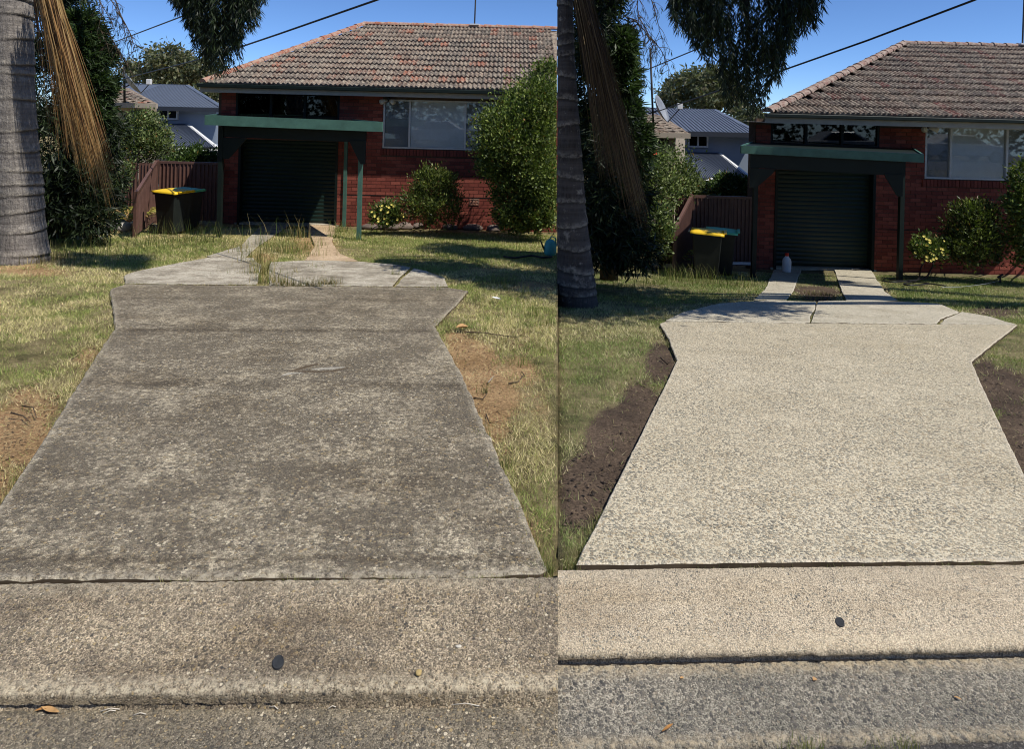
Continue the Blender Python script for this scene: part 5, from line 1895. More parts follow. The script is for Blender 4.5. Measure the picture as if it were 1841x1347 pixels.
def grass(lot, name, label, dens, length, mixes, width=0.0034, seed=0, xr=8.5):
    r = np.random.default_rng(seed + 40)
    sg = LOT[lot]['sgn']
    y0 = LOT[lot]['y0']
    parts = []
    for (ya, yb) in ((y0 - .02, 3.5), (3.5, 5), (5, 7), (7, 9), (9, 12), (12, 16.2)):
        d = dens * min(1, (3.2 / ya) ** 1.15)
        xmax = min(1.0 * yb + 3.0, 15)
        n = int(d * (xmax) * (yb - ya))
        y = r.uniform(ya, yb, n)
        x = seam_x(y, zplane(lot, y)) + sg * r.uniform(0.0, xmax, n)
        vis = (np.abs(x) < 0.80 * y + .4) | (r.random(n) < .4)
        x, y = x[vis], y[vis]
        parts.append((x, y))
    x = np.concatenate([p[0] for p in parts]); y = np.concatenate([p[1] for p in parts])
    k = not_on_slab(lot, x, y)
    x, y = x[k], y[k]
    s = soil_value(lot, x, y)
    clump = vnoise(x, y, 9, seed) * .6 + vnoise(x, y, 2.4, seed + 1) * .4
    k = r.random(len(x)) < np.clip(1.25 - 1.5 * s, 0.02, 1) * np.clip(0.35 + 1.1 * clump, .15, 1)
    k &= ~((y > zone_house[lot]) )
    x, y, s, clump = x[k], y[k], s[k], clump[k]
    n = len(x)
    gz = np.zeros(n, bool)
    for zn in GREEN_ZONE[lot]:
        pts = [g(lot, *q) for q in zn]
        gz |= in_poly(x, y, [(q.x, q.y) for q in pts])
    z = zplane(lot, y) - 0.045
    patch = vnoise(x, y, 1.6, seed + 5) * .6 + vnoise(x, y, 5.0, seed + 6) * .4
    h = length * r.uniform(.5, 1.3, n) * (0.7 + .6 * clump) * np.where(gz, 1.15, 1)
    green = np.clip((patch - (.50 if lot == 'L' else .46)) * 4.0 + .32, .03, .95)
    green = np.where(gz, np.clip(green + .45, 0, 1), green)
    u = r.random(n)
    straw, olive, grn = [np.array(srgb(*c)[:3]) for c in mixes]
    col = np.where((u < green * .65)[:, None], grn, np.where((u < green * .65 + .40)[:, None], olive, straw)) * r.uniform(.6, 1.35, (n, 1))
    lean = r.normal(size=(n, 2)) * np.where(gz, .55, .95)[:, None]
    d = unit(np.stack([lean[:, 0], lean[:, 1], np.ones(n)], 1))
    a = r.uniform(0, np.pi * 2, n)
    wd = width * np.maximum(1, y / 4.0) * r.uniform(.7, 1.3, n)
    w2 = np.stack([np.cos(a), np.sin(a), np.zeros(n)], 1) * wd[:, None] / 2
    P = np.stack([x, y, z], 1)
    tip = P + d * (h + .02)[:, None]
    ok = (side(tip[:, 0], tip[:, 1], tip[:, 2]) * sg > .0015 * y) & (side(x, y, z) * sg > .0015 * y)
    P, w2, tip, col = P[ok], w2[ok], tip[ok], col[ok]
    n = len(P)
    V = np.stack([P - w2, P + w2, tip], 1).reshape(-1, 3)
    me = np_mesh(name, V, np.arange(3 * n).reshape(n, 3), M['grass'], {'col': np.repeat(col, 3, 0)})
    o = link(name, me)
    tag(o, label, None, None, 'stuff')
    return o


zone_house = {'L': 15.6, 'R': 14.2}
grass('L', 'grass', 'short dry straw and green grass of the lawn beside the weathered driveway', 10000, .030, ((232, 215, 168), (188, 184, 122), (142, 156, 86)), seed=1)
grass('R', 'grass', 'mown olive grass of the lawn beside the clean driveway', 10000, .024, ((212, 200, 158), (164, 168, 114), (130, 146, 84)), seed=2)


def tuft(lot, name, label, spots, cols, kind='stuff', cat=None, wid=.005):
    """ long bending blades: spots (px, py, n, height, spread m) """
    V, F, Cc = [], [], []
    r = random.Random(len(label))
    cs = [np.array(srgb(*c)[:3]) for c in cols]
    for (px, py, n, h, sp) in spots:
        b = g(lot, px, py)
        for i in range(n):
            p = np.array([b.x + r.gauss(0, sp), b.y + r.gauss(0, sp * .6), 0])
            p[2] = zplane(lot, p[1]) - .03
            if side(*p) * LOT[lot]['sgn'] < .02:
                continue
            L = h * r.uniform(.35, 1.1)
            a = r.uniform(0, 6.283)
            bend = r.uniform(.1, .8) * L
            dx, dy = math.cos(a), math.sin(a)
            w_ = np.array([-dy, dx, 0]) * wid * r.uniform(.6, 1.2) * (1 + .04 * b.y)
            c = cs[r.randrange(len(cs))] * r.uniform(.6, 1.3)
            k0 = len(V)
            for k in range(4):
                t_ = k / 3
                q = p + np.array([dx * bend * t_ * t_, dy * bend * t_ * t_, L * (t_ - .25 * t_ * t_ * bend / L)])
                V += [q - w_ * (1 - t_ * .9) / 2, q + w_ * (1 - t_ * .9) / 2]
                Cc += [c, c]
            F += [(k0 + 2 * k, k0 + 2 * k + 1, k0 + 2 * k + 3, k0 + 2 * k + 2) for k in range(3)]
    loc = Vector(np.array(V).mean(0))
    me = np_mesh(name, np.array(V), np.array(F), M['grass'], {'col': np.array(Cc)}, off=loc)
    o = link(name, me, None, loc)
    return tag(o, label, cat, None, kind)


DRYG = [(176, 158, 108), (150, 138, 84), (120, 124, 62), (92, 112, 50), (196, 180, 132)]
tuft('L', 'grass_tuft', 'tall dry grass tuft growing between the two pale apron panels', [(478, 505, 130, .30, .10), (472, 490, 110, .34, .10), (466, 470, 100, .38, .12), (500, 508, 70, .2, .09)], DRYG, 'stuff')
tuft('L', 'grass_tuft', 'low brown grass fringe along the joint of the weathered driveway', [(x, 511 + random.uniform(-2, 3), 34, .16, .05) for x in range(500, 612, 8)], [(140, 122, 80), (110, 104, 62), (162, 144, 100), (84, 96, 48)], 'stuff')
tuft('L', 'weed', 'tall seeding weeds between the wheel strips before the sunlit carport', [(440, 452, 50, .32, .16), (500, 448, 90, .36, .2), (530, 452, 90, .38, .2), (548, 445, 80, .36, .16), (470, 440, 30, .7, .15), (515, 430, 30, .6, .15), (480, 478, 60, .2, .2), (520, 490, 40, .14, .2), (430, 490, 30, .12, .2), (560, 480, 30, .14, .15), (430, 445, 30, .5, .1), (540, 425, 40, .5, .12), (455, 460, 50, .25, .15), (510, 462, 60, .22, .2), (560, 458, 50, .22, .15), (580, 440, 30, .25, .1)], DRYG + [(100, 118, 56)], 'stuff')
tuft('L', 'weed', 'long wispy grass in front of the bins at left', [(290, 432, 80, .5, .25), (340, 432, 70, .45, .25), (380, 434, 60, .45, .2), (240, 440, 90, .35, .3), (150, 450, 80, .3, .35), (320, 445, 90, .3, .3), (100, 462, 80, .3, .25), (200, 455, 90, .3, .3)], [(120, 124, 66), (92, 110, 52), (150, 142, 92), (70, 90, 42)], 'stuff')
tuft('L', 'weed', 'green grass clump around the slim carport posts', [(610, 415, 120, .3, .16), (640, 430, 60, .22, .12), (600, 425, 60, .25, .1)], [(96, 118, 54), (120, 134, 66), (140, 138, 84)], 'stuff')
tuft('L', 'grass_tuft', 'thin green grass growing in the joint above the left kerb', [(x, 1040 - x * .006, 30, .035, .018) for x in (318, 332, 345, 516, 530, 560, 672, 686, 700, 716, 832, 846, 860, 875, 890, 905)] + [(980, 1022, 90, .07, .03), (992, 1020, 80, .06, .03)], [(126, 130, 72), (150, 142, 96), (96, 112, 56)], 'stuff', None, .0022)
tuft('L', 'weed', 'scattered small weeds on the dry right verge', [(720 + 60 * i + random.uniform(-20, 20), 500 + random.uniform(-10, 30), 26, .16, .05) for i in range(5)] + [(905, 505, 60, .2, .1), (870, 700, 20, .1, .03), (935, 650, 40, .12, .06), (960, 560, 50, .15, .1), (985, 580, 40, .15, .08), (865, 780, 30, .08, .03), (905, 830, 40, .08, .04)], [(120, 128, 64), (150, 142, 90), (92, 112, 50)], 'stuff', None, .004)
tuft('L', 'weed', 'dry weeds round the foot of the left palm trunk', [(10, 462, 90, .25, .15), (60, 470, 90, .22, .15), (100, 462, 90, .3, .15), (130, 470, 60, .2, .2)], [(140, 124, 88), (112, 106, 66), (160, 146, 110)], 'stuff')
tuft('R', 'weed', 'long grass at the raked fence foot at right', [(1250, 505, 100, .35, .3), (1290, 510, 90, .32, .25), (1220, 500, 90, .35, .25), (1330, 512, 60, .25, .2), (1180, 508, 70, .3, .3), (1120, 515, 60, .3, .25)], [(110, 120, 60), (92, 110, 50), (140, 136, 86)], 'stuff')
tuft('R', 'weed', 'brown mown stubble between the two clean wheel strips', [(1440 + 14 * i, 530 + random.uniform(-7, 5), 60, .09, .09) for i in range(6)], [(130, 112, 76), (104, 92, 60), (92, 98, 50)], 'stuff')
tuft('R', 'grass_tuft', 'small grass growing from the joint and gutter edge at right', [(1760, 1011, 40, .03, .02), (1775, 1011, 40, .03, .02), (1440, 1338, 70, .05, .03), (1460, 1340, 60, .04, .03), (1585, 1335, 50, .03, .03), (1630, 1331, 60, .05, .02), (1020, 1010, 120, .06, .04), (1012, 985, 100, .06, .04)], [(110, 120, 62), (140, 136, 88)], 'stuff', None, .0022)


def fringe(lot, runs, name, label, cols, h, seed):
    """ grass creeping over the slab edges in irregular clumps """
    r = random.Random(seed)
    spots = []
    for (x0, y0, x1, y1, dens) in runs:
        n = int(dens)
        for i in range(n):
            t_ = r.random()
            if vnoise(t_ * 9, seed, 1.0, 7) < .42:
                continue
            spots.append((x0 + (x1 - x0) * t_ + r.uniform(-3, 3), y0 + (y1 - y0) * t_, 7, h * r.uniform(.5, 1.3), .022))
    return tuft(lot, name, label, spots, cols, 'stuff', None, .0026)


fringe('L', [(0, 905, 207, 590, 260), (207, 590, 198, 520, 60), (840, 522, 781, 586, 90), (781, 586, 984, 1018, 170), (226, 494, 386, 460, 90), (653, 470, 800, 498, 90), (612, 455, 600, 410, 60), (228, 510, 470, 511, 110), (600, 513, 806, 515, 50), (706, 511, 742, 482, 60), (386, 460, 455, 463, 60), (486, 471, 653, 470, 60)], 'grass_tuft', 'ragged dry grass creeping over the edges of the weathered driveway', [(170, 152, 106), (140, 134, 82), (104, 118, 58), (190, 172, 124)], .06, 5)
fringe('R', [(1036, 1014, 1110, 868, 150), (1217, 648, 1186, 582, 50), (1829, 584, 1760, 640, 60), (1229, 560, 1379, 539, 60), (1687, 545, 1826, 582, 60)], 'grass_tuft', 'trimmed grass along the edges of the clean driveway', [(136, 130, 88), (110, 120, 64), (154, 144, 106)], .04, 6)


def litter(lot, name, label, n, cols, seed, size, mat, soil_min=.25, straw=True):
    """ clods, chips and straw lying on the bare patches """
    r = np.random.default_rng(seed)
    sg = LOT[lot]['sgn']
    y = 2.6 + 7.0 * r.random(n * 14) ** 1.3
    x = seam_x(y, zplane(lot, y)) + sg * r.random(n * 14) * (.78 * y + .2)
    k = not_on_slab(lot, x, y) & (soil_value(lot, x, y) > soil_min) & (np.abs(x) < .78 * y)
    x, y = x[k][:n], y[k][:n]
    m = len(x)
    z = zplane(lot, y) - .045
    c = pal(m, cols, .3)
    if straw:
        a = r.uniform(0, 6.283, m)
        L = size * r.uniform(.4, 1.6, m)
        d = np.stack([np.cos(a) * L, np.sin(a) * L, r.normal(size=m) * .004], 1)
        w_ = np.stack([-np.sin(a), np.cos(a), np.zeros(m)], 1) * .0016 * np.maximum(1, y / 4)[:, None]
        P = np.stack([x, y, z + .012], 1)
        V = np.stack([P - w_, P + w_, P + d + w_, P + d - w_], 1).reshape(-1, 3)
        F = np.arange(4 * m).reshape(m, 4)
        cols_ = np.repeat(c, 4, 0)
    else:
        base = np.array([(1, 0, 0), (0, 1, 0), (-1, 0, 0), (0, -1, 0), (0, 0, 1.0)])
        s = size * r.uniform(.3, 1.5, m) ** 1.5
        V = (np.stack([x, y, z + .006], 1)[:, None, :] + base[None] * s[:, None, None] * r.uniform(.6, 1.3, (m, 5, 1)) + r.normal(size=(m, 5, 3)) * s[:, None, None] * .15).reshape(-1, 3)
        f = np.array([(0, 1, 4), (1, 2, 4), (2, 3, 4), (3, 0, 4)])
        F = (f[None] + 5 * np.arange(m)[:, None, None]).reshape(-1, 3)
        cols_ = np.repeat(c, 5, 0)
    ok = side(V[:, 0], V[:, 1], V[:, 2]) * sg > 0
    ok = ok.reshape(m, -1).all(1)
    kk = 4 if straw else 5
    if not straw:
        F = F.reshape(m, 4, 3)[ok].reshape(-1, 3)
    else:
        F = F[ok]
    o = link(name, np_mesh(name, V, F, M['straw'], {'col': cols_}))
    return tag(o, label, None, None, 'stuff')


litter('L', 'leaf_litter', 'dry straw and bark bits strewn over the bare soil at left', 1800, [(196, 178, 134), (150, 124, 88), (110, 84, 58), (84, 66, 48)], 61, .035, 'straw', .12)
litter('L', 'soil_clods', 'small soil clods and chips on the sandy bare patches', 1100, [(150, 122, 90), (120, 96, 70), (176, 148, 112), (88, 72, 56)], 62, .006, 'straw', .3, False)
litter('R', 'leaf_litter', 'thin straw and root bits on the wet dark soil', 500, [(140, 122, 96), (96, 78, 60), (70, 56, 46), (120, 112, 80)], 63, .035, 'straw', .15)
litter('R', 'soil_clods', 'dark soil clods on the wet bare patches', 700, [(84, 70, 58), (66, 55, 46), (104, 88, 74), (56, 47, 40)], 64, .007, 'straw', .25, False)

# ================================================================== BINS
def bin_(lot, px, py, Y, lid, rot, label, h=.93):
    c = at(px, py, Y)
    b = Vector((c.x, Y, zplane(lot, Y) - .02))
    K = empty('wheelie_bin', b, label, 'bin', 'wheelie bins by the steel fences')
    R = Matrix.Rotation(rot, 3, 'Z')

    def T(v): return b + R @ Vector(v)
    w0, w1, d0, d1 = .20, .245, .21, .27
    mb = MB()
    mb.prism([T((-w0, -d0, .04)), T((w0, -d0, .04)), T((w0, d0, .04)), T((-w0, d0, .04))], [T((-w1, -d1, h - .06)), T((w1, -d1, h - .06)), T((w1, d1, h - .06)), T((-w1, d1, h - .06))])
    body = mb.build('body', M['bin'], K, bevel=.015)
    rim = MB().prism([T((-w1 - .02, -d1 - .02, h - .10)), T((w1 + .02, -d1 - .02, h - .10)), T((w1 + .02, d1 + .02, h - .10)), T((-w1 - .02, d1 + .02, h - .10))],
                     [T((-w1 - .02, -d1 - .02, h - .045)), T((w1 + .02, -d1 - .02, h - .045)), T((w1 + .02, d1 + .02, h - .045)), T((-w1 - .02, d1 + .02, h - .045))])
    rim.build('rim', M['bin'], body)
    # domed lid with a lip and two hinge blocks
    V, F = [], []
    nx, ny = 8, 8
    for j in range(ny + 1):
        for i in range(nx + 1):
            u, v = i / nx * 2 - 1, j / ny * 2 - 1
            zz = h - .04 + .028 * (1 - abs(u) ** 3) * (1 - abs(v) ** 4) + .02 * (v + 1) / 2
            V.append(T((u * (w1 + .03), v * (d1 + .04), zz)))
    for j in range(ny):
        for i in range(nx):
            F.append((j * (nx + 1) + i, j * (nx + 1) + i + 1, (j + 1) * (nx + 1) + i + 1, (j + 1) * (nx + 1) + i))
    ring = [i for i in range(nx + 1)] + [(j + 1) * (nx + 1) + nx for j in range(ny)] + [ny * (nx + 1) + i for i in range(nx - 1, -1, -1)] + [j * (nx + 1) for j in range(ny - 1, 0, -1)]
    o = len(V)
    for i in ring:
        V.append(Vector(V[i]) - Vector((0, 0, .035)))
    n = len(ring)
    F += [(ring[i], o + i, o + (i + 1) % n, ring[(i + 1) % n]) for i in range(n)]
    L_ = MB().add(V, F).build('lid', M[lid], K, True)
    MB().bar(T((-.2, -d1 - .055, h - .03)), T((.2, -d1 - .055, h - .03)), .05, .025).build('lid_lip', M[lid], L_)
    for sx in (-1, 1):
        MB().tube([T((sx * .17, d1 + .03, .10)), T((sx * .23, d1 + .03, .10))], .10, 14).build('wheel', M['black'], K)
    MB().tube([T((-.24, d1 + .07, h - .04)), T((.24, d1 + .07, h - .04))], .018, 8).build('handle', M['bin'], K)
    return K


bin_('L', 311, 400, 14.0, 'yellow', 1.25, 'dark wheelie bin with yellow lid in front of the sunlit carport fence')
bin_('L', 332, 400, 14.6, 'mint', 1.25, 'dark wheelie bin with mint green lid behind the yellow one, sunlit carport side')
bin_('R', 1271, 470, 12.85, 'yellow', 1.25, 'dark wheelie bin with yellow lid beside the shaded carport')
bin_('R', 1296, 470, 13.45, 'mint', 1.25, 'dark wheelie bin with mint green lid behind the yellow one, shaded carport side')

# ================================================================== SMALL THINGS
def disc(lot, px, py, z, r, label):
    p = on_z(px, py, z)
    n = 24
    ax = Vector((p.x, p.y, 0)).normalized()
    ay = Vector((-ax.y, ax.x, 0))

    def ring(s_, h_):
        return [p + ax * (math.cos(2 * math.pi * k / n) * r * 1.35 * s_) + ay * (math.sin(2 * math.pi * k / n) * r * s_) + Vector((0, 0, h_ + .12 * math.cos(2 * math.pi * k / n) * r * 1.35 * s_)) for k in range(n)]
    V = ring(1, -.004) + ring(.97, .0015) + ring(.86, .002) + ring(.8, .001)
    F = [(q * n + k, q * n + (k + 1) % n, (q + 1) * n + (k + 1) % n, (q + 1) * n + k) for q in range(3) for k in range(n)] + [tuple(range(3 * n, 4 * n))]
    return tag(MB().add(V, F).build('kerb_marker', M['disc'], None), label, 'kerb marker', 'dark discs set in the kerb')


disc('L', 500, 1191, -.041, .019, 'small dark round disc set in the weathered kerb crossing')
disc('R', 1510, 1119, -.038, .016, 'small dark round disc set in the clean kerb crossing')


def pebble(p, r, mat, label, cat='pebble', name='pebble', sq=.55, seed=0):
    bm = bmesh.new()
    bmesh.ops.create_icosphere(bm, subdivisions=2, radius=1)
    rr = random.Random(seed)
    ph = [rr.uniform(0, 6) for _ in range(4)]
    for v in bm.verts:
        k = 1 + .14 * math.sin(v.co.x * 3 + ph[0]) + .12 * math.sin(v.co.y * 4 + ph[1]) + .1 * math.sin(v.co.z * 5 + ph[2])
        v.co = Vector((v.co.x * r[0] * k, v.co.y * r[1] * k, v.co.z * r[2] * k))
    me = bpy.data.meshes.new(name)
    bm.to_mesh(me); bm.free()
    for pl in me.polygons: pl.use_smooth = True
    me.materials.append(mat)
    o = link(name, me, None, p)
    return tag(o, label, cat)


M['ochre'] = paint('ochre_pebble', C(0.45, 0.33, 0.14), .7, .3, .15, 30)
M['pale_peb'] = paint('pale_pebble', C(0.55, 0.50, 0.42), .7, .3, .15, 30)
M['leaf_brown'] = paint('dry_leaf', C(0.30, 0.15, 0.05), .8, .2, .3, 30)
M['leaf_tan'] = paint('tan_leaf', C(0.45, 0.27, 0.12), .8, .2, .3, 30)
M['paper'] = paint('white_paper', C(0.75, 0.75, 0.74), .8, .2, .05, 30)
pebble(on_z(752, 1210, -.044), (.013, .011, .004), M['ochre'], 'ochre yellow pebble set in the weathered kerb', seed=1)
pebble(on_z(824, 1163, -.036), (.010, .006, .004), M['pale_peb'], 'pale chip lying on the weathered kerb, right half', seed=2)


def leaf(p, L, W, ang, mat, label, name='fallen_leaf', cat='leaf', curl=.35):
    V, F = [], []
    n = 6
    ca, sa = math.cos(ang), math.sin(ang)
    for i in range(n + 1):
        t_ = i / n
        w_ = W * math.sin(math.pi * min(.97, max(.03, t_))) ** .8
        for s_ in (-1, 0, 1):
            x, y = (t_ - .5) * L, s_ * w_ / 2
            z = .004 + curl * L * .18 * (2 * t_ - 1) ** 2 + abs(s_) * w_ * .3
            V.append((p[0] + x * ca - y * sa, p[1] + x * sa + y * ca, p[2] + z))
    for i in range(n):
        for s_ in (0, 1):
            F.append((i * 3 + s_, i * 3 + s_ + 1, (i + 1) * 3 + s_ + 1, (i + 1) * 3 + s_))
    return tag(MB().add(V, F).build(name, mat, None, True), label, cat)


leaf(on_z(90, 1281, -.112), .07, .018, -.25, M['leaf_tan'], 'curled brown leaf lying in the weathered gutter at left')
leaf(on_z(80, 1277, -.112), .05, .012, .5, M['leaf_brown'], 'dark brown leaf sliver beside the curled leaf in the gutter')
leaf(on_z(1465, 1225, -.114), .016, .016, .4, M['leaf_tan'], 'small round orange leaf on the dark right gutter', curl=.1)
leaf(on_z(1722, 1258, -.119), .022, .008, -.6, M['leaf_tan'], 'thin orange leaf on the dark gutter, furthest right', curl=.1)
leaf(on_z(1226, 1222, -.113), .014, .010, .2, M['leaf_tan'], 'tiny orange leaf fleck on the dark right gutter, leftmost', curl=.1)
leaf(on_z(1200, 1312, -.126), .05, .010, .6, M['leaf_brown'], 'brown leaf sliver near the outer edge of the right gutter', curl=.1)
leaf(g('L', 831, 590, -.01), .12, .09, .3, M['leaf_tan'], 'large tan leaf on the bare soil beside the weathered driveway', curl=.3)
leaf(g('L', 892, 538, .01), .13, .05, -.7, M['paper'], 'crumpled white paper scrap on the dry right verge', 'paper_scrap', 'litter', .5)


def stick(lot, pts, r0, label, mat='twig', name='stick'):
    r = r0 * .6
    q = [g(lot, *p, .0) + Vector((0, 0, random.uniform(-.012, .004) - .018)) for p in pts]
    return tag(MB().tube(q, [r * (1 - .6 * i / (len(q) - 1)) for i in range(len(q))], 6).build(name, M[mat], None, True), label, 'stick')


stick('L', [(838, 594), (868, 593), (905, 599), (930, 602)], .011, 'dark stick lying across the bare soil by the tan leaf')
stick('L', [(915, 684), (932, 680), (942, 668), (938, 664)], .010, 'bent dark twig on the dry right verge')
stick('L', [(852, 708), (868, 712), (876, 702), (870, 690)], .008, 'short dark twig on bare soil right of the weathered driveway')
stick('L', [(874, 738), (880, 755), (896, 752), (902, 748)], .007, 'forked dark twig low on the bare soil strip')
stick('L', [(878, 684), (888, 672)], .006, 'pale straw stick standing out on the bare soil', 'pale_rock')
stick('L', [(20, 738), (42, 740), (55, 752)], .009, 'dark twig on the bare soil left of the weathered driveway')
stick('L', [(40, 722), (60, 728), (66, 744)], .008, 'dark bark strip on the soil at the left picture edge')
stick('R', [(1080, 858), (1092, 862), (1104, 872)], .007, 'thin twig on the wet soil left of the clean driveway')
stick('R', [(1188, 640), (1200, 650), (1206, 644)], .012, 'dark clod stick at the narrow neck of the clean driveway')
for i, (a_, b_) in enumerate([((180, 1280), (215, 1276)), ((186, 1284), (208, 1279)), ((485, 1272), (500, 1276)), ((240, 1287), (262, 1285)), ((812, 1268), (862, 1270)), ((590, 1275), (604, 1272))]):
    p_, q_ = on_z(*a_, -.109), on_z(*b_, -.109)
    tag(MB().tube([p_, p_.lerp(q_, .5) + Vector((0, .004, .003)), q_], .0015, 5).build('straw_stalk', M['pale_peb'], None, True), ['pale straw stalk in the left gutter, third from the brown leaf', 'pale straw stalk in the left gutter next to the brown leaf', 'short pale straw at the foot of the weathered kerb lip', 'faint straw stalk on the left gutter right of the brown leaf', 'long pale straw at the foot of the kerb lip near the boundary', 'short straw below the dark disc at the kerb lip'][i], 'straw')

# gouged scrape on the weathered driveway
def scrape(pts, w_, mat, label, name, lift=.0015):
    c = [g('L', *p, lift) for p in pts]
    V, F = [], []
    for i, p in enumerate(c):
        d = (c[min(i + 1, len(c) - 1)] - c[max(i - 1, 0)]).normalized()
        nn = Vector((-d.y, d.x, 0))
        ww = w_ * (.25 + math.sin(math.pi * i / (len(c) - 1))) * random.uniform(.7, 1.2)
        V += [p - nn * ww / 2, p + nn * ww / 2]
    F = [(2 * i, 2 * i + 1, 2 * i + 3, 2 * i + 2) for i in range(len(c) - 1)]
    return tag(MB().add(V, F).build(name, mat), label, 'driveway scrape')


M['chalk'] = paint('worn_pale_concrete', C(0.30, 0.275, 0.225), .9, .2, .5, 60)
scrape([(560, 664), (580, 664), (600, 663), (620, 660)], .06, M['chalk'], 'pale worn scar between the two dark gouges on the weathered driveway', 'scar', .0008)
scrape([(505, 676), (520, 672), (545, 670)], .04, M['chalk'], 'pale worn tail left of the dark gouges on the weathered driveway', 'scar', .0008)
scrape([(520, 668), (540, 663), (556, 658), (572, 654)], .03, M['earth'], 'short dark gouge on the weathered driveway, upper of two', 'gouge')
scrape([(525, 668), (550, 668), (575, 669), (600, 667), (630, 661)], .028, M['earth'], 'long dark gouge on the weathered driveway, lower of two', 'gouge')

# garden edging rocks, ferns, pale stones
ROCKS = [('L', 664, 409, .20, 'edging rock nearest the sunlit carport post'), ('L', 684, 408, .16, 'small edging rock under the yellow flowers, left of its bush stem'), ('L', 703, 410, .22, 'edging rock below the right half of the yellow flowers'), ('L', 728, 409, .24, 'edging rock under the left edge of the rounded sunlit shrub'),
         ('L', 752, 408, .22, 'edging rock below the middle of the rounded sunlit shrub'), ('L', 810, 410, .2, 'edging rock right of the rounded sunlit shrub'), ('L', 850, 411, .24, 'edging rock below the second wall vent'), ('L', 888, 413, .2, 'edging rock at the foot of the tall glossy shrub'),
         ('R', 1632, 480, .22, 'edging rock nearest the shaded carport post'), ('R', 1655, 482, .20, 'edging rock at the foot of the wire obelisk'), ('R', 1676, 484, .24, 'edging rock below the cream flowering bush'), ('R', 1698, 482, .2, 'edging rock between flowering bush and olive shrub'),
         ('R', 1775, 488, .22, 'edging rock below the right side of the olive shrub'), ('R', 1812, 490, .22, 'edging rock nearest the right picture edge')]
for i, (l_, x_, y_, r_, lab_) in enumerate(ROCKS):
    p_ = g(l_, x_, y_)
    o = pebble(p_ + Vector((0, 0, r_ * .1)), (r_, r_ * .7, r_ * .42), M['rock'], None, None, 'edging_rock', seed=i)
    tag(o, lab_, 'rock', 'edging rocks of the garden beds')
for i, (l_, x_, y_, r_, lab_) in enumerate([('L', 206, 408, .18, 'pale stone left of the yellow green cycad'), ('L', 222, 412, .22, 'largest pale stone in front of the left cycad'), ('L', 236, 406, .15, 'small pale stone between cycad and raked fence post'), ('L', 92, 410, .2, 'pale stone just right of the left palm trunk'), ('L', 110, 402, .16, 'small pale stone deep under the left casuarina'),
                                           ('R', 1186, 478, .16, 'pale stone beside the cycad at the right fence'), ('R', 1098, 484, .16, 'middle pale stone under the casuarina behind the boundary palm'), ('R', 1080, 476, .14, 'pale stone closest to the boundary palm trunk'), ('R', 1115, 478, .14, 'pale stone under the right side of the boundary casuarina')]):
    o = pebble(g(l_, x_, y_) + Vector((0, 0, r_ * .2)), (r_, r_ * .7, r_ * .45), M['pale_rock'], None, None, 'stone', seed=20 + i)
    tag(o, lab_, 'stone', 'pale stones under the casuarinas')


def cycad(lot, px, py, label):
    b = g(lot, px, py)
    K = empty('cycad', b, label, 'plant')
    P, D = [], []
    mb = MB()
    for k in range(16):
        a = k * 2.4
        dx, dy = math.cos(a), math.sin(a)
        prev = None
        pts = []
        for s_ in np.linspace(0, 1, 26):
            q = np.array(b) + np.array([dx * .75 * s_, dy * .75 * s_, .75 * s_ - .55 * s_ * s_ + .1])
            pts.append(q)
            if s_ > .1:
                for sg in (-1, 1):
                    P.append(q); D.append([dx * .5 - dy * sg, dy * .5 + dx * sg, .15])
        mb.tube([Vector(p) for p in pts[::5]], .008, 5)
    mb.build('stalk', M['leaf_tan'], K)
    D = unit(np.array(D, float))
    leaves('crown', np.array(P), D, .17, .014, pal(len(P), [(150, 146, 60), (118, 124, 52), (176, 166, 84)], .25), M['leaf'], K, lot)


cycad('L', 232, 408, 'small yellow green cycad at the raked end of the left fence')
cycad('R', 1192, 480, 'small yellow green cycad at the raked end of the right fence')

# white bottle shaped ornament, hose, obelisk, sprinkler, lit plinth bar on the right lot
b_ = g('R', 1414, 489)
K = empty('bottle', b_, 'white plastic bottle standing on the left wheel strip in the carport shade', 'bottle')
hh = .42
prof = [(.0, .0), (.085, .005), (.09, .03), (.09, .22), (.08, .27), (.04, .32), (.032, .345)]
V, F = [], []
for (r_, z_) in prof:
    for k in range(16):
        V.append((b_.x + r_ * math.cos(k * math.pi / 8), b_.y + r_ * math.sin(k * math.pi / 8), b_.z + z_))
F = [(i * 16 + k, i * 16 + (k + 1) % 16, (i + 1) * 16 + (k + 1) % 16, (i + 1) * 16 + k) for i in range(len(prof) - 1) for k in range(16)]
MB().add(V, F).build('body', M['white'], K, True)
MB().tube([b_ + Vector((0, 0, .34)), b_ + Vector((0, 0, .40))], .04, 12).build('cap', M['red_petal'], K)


def hose(lot, px, r, mat, label, z=.01):
    pts = [g(lot, x, y) + Vector((0, 0, dz_)) for x, y, dz_ in px]
    sm = []
    for i in range(len(pts) - 1):
        p0, p1, p2, p3 = pts[max(i - 1, 0)], pts[i], pts[i + 1], pts[min(i + 2, len(pts) - 1)]
        for k in range(5):
            t_ = k / 5
            sm.append(.5 * ((2 * p1) + (p2 - p0) * t_ + (2 * p0 - 5 * p1 + 4 * p2 - p3) * t_ * t_ + (3 * p1 - p0 - 3 * p2 + p3) * t_ ** 3))
    sm.append(pts[-1])
    return tag(MB().tube(sm, r, 7).build('garden_hose', mat, None, True), label, 'hose')


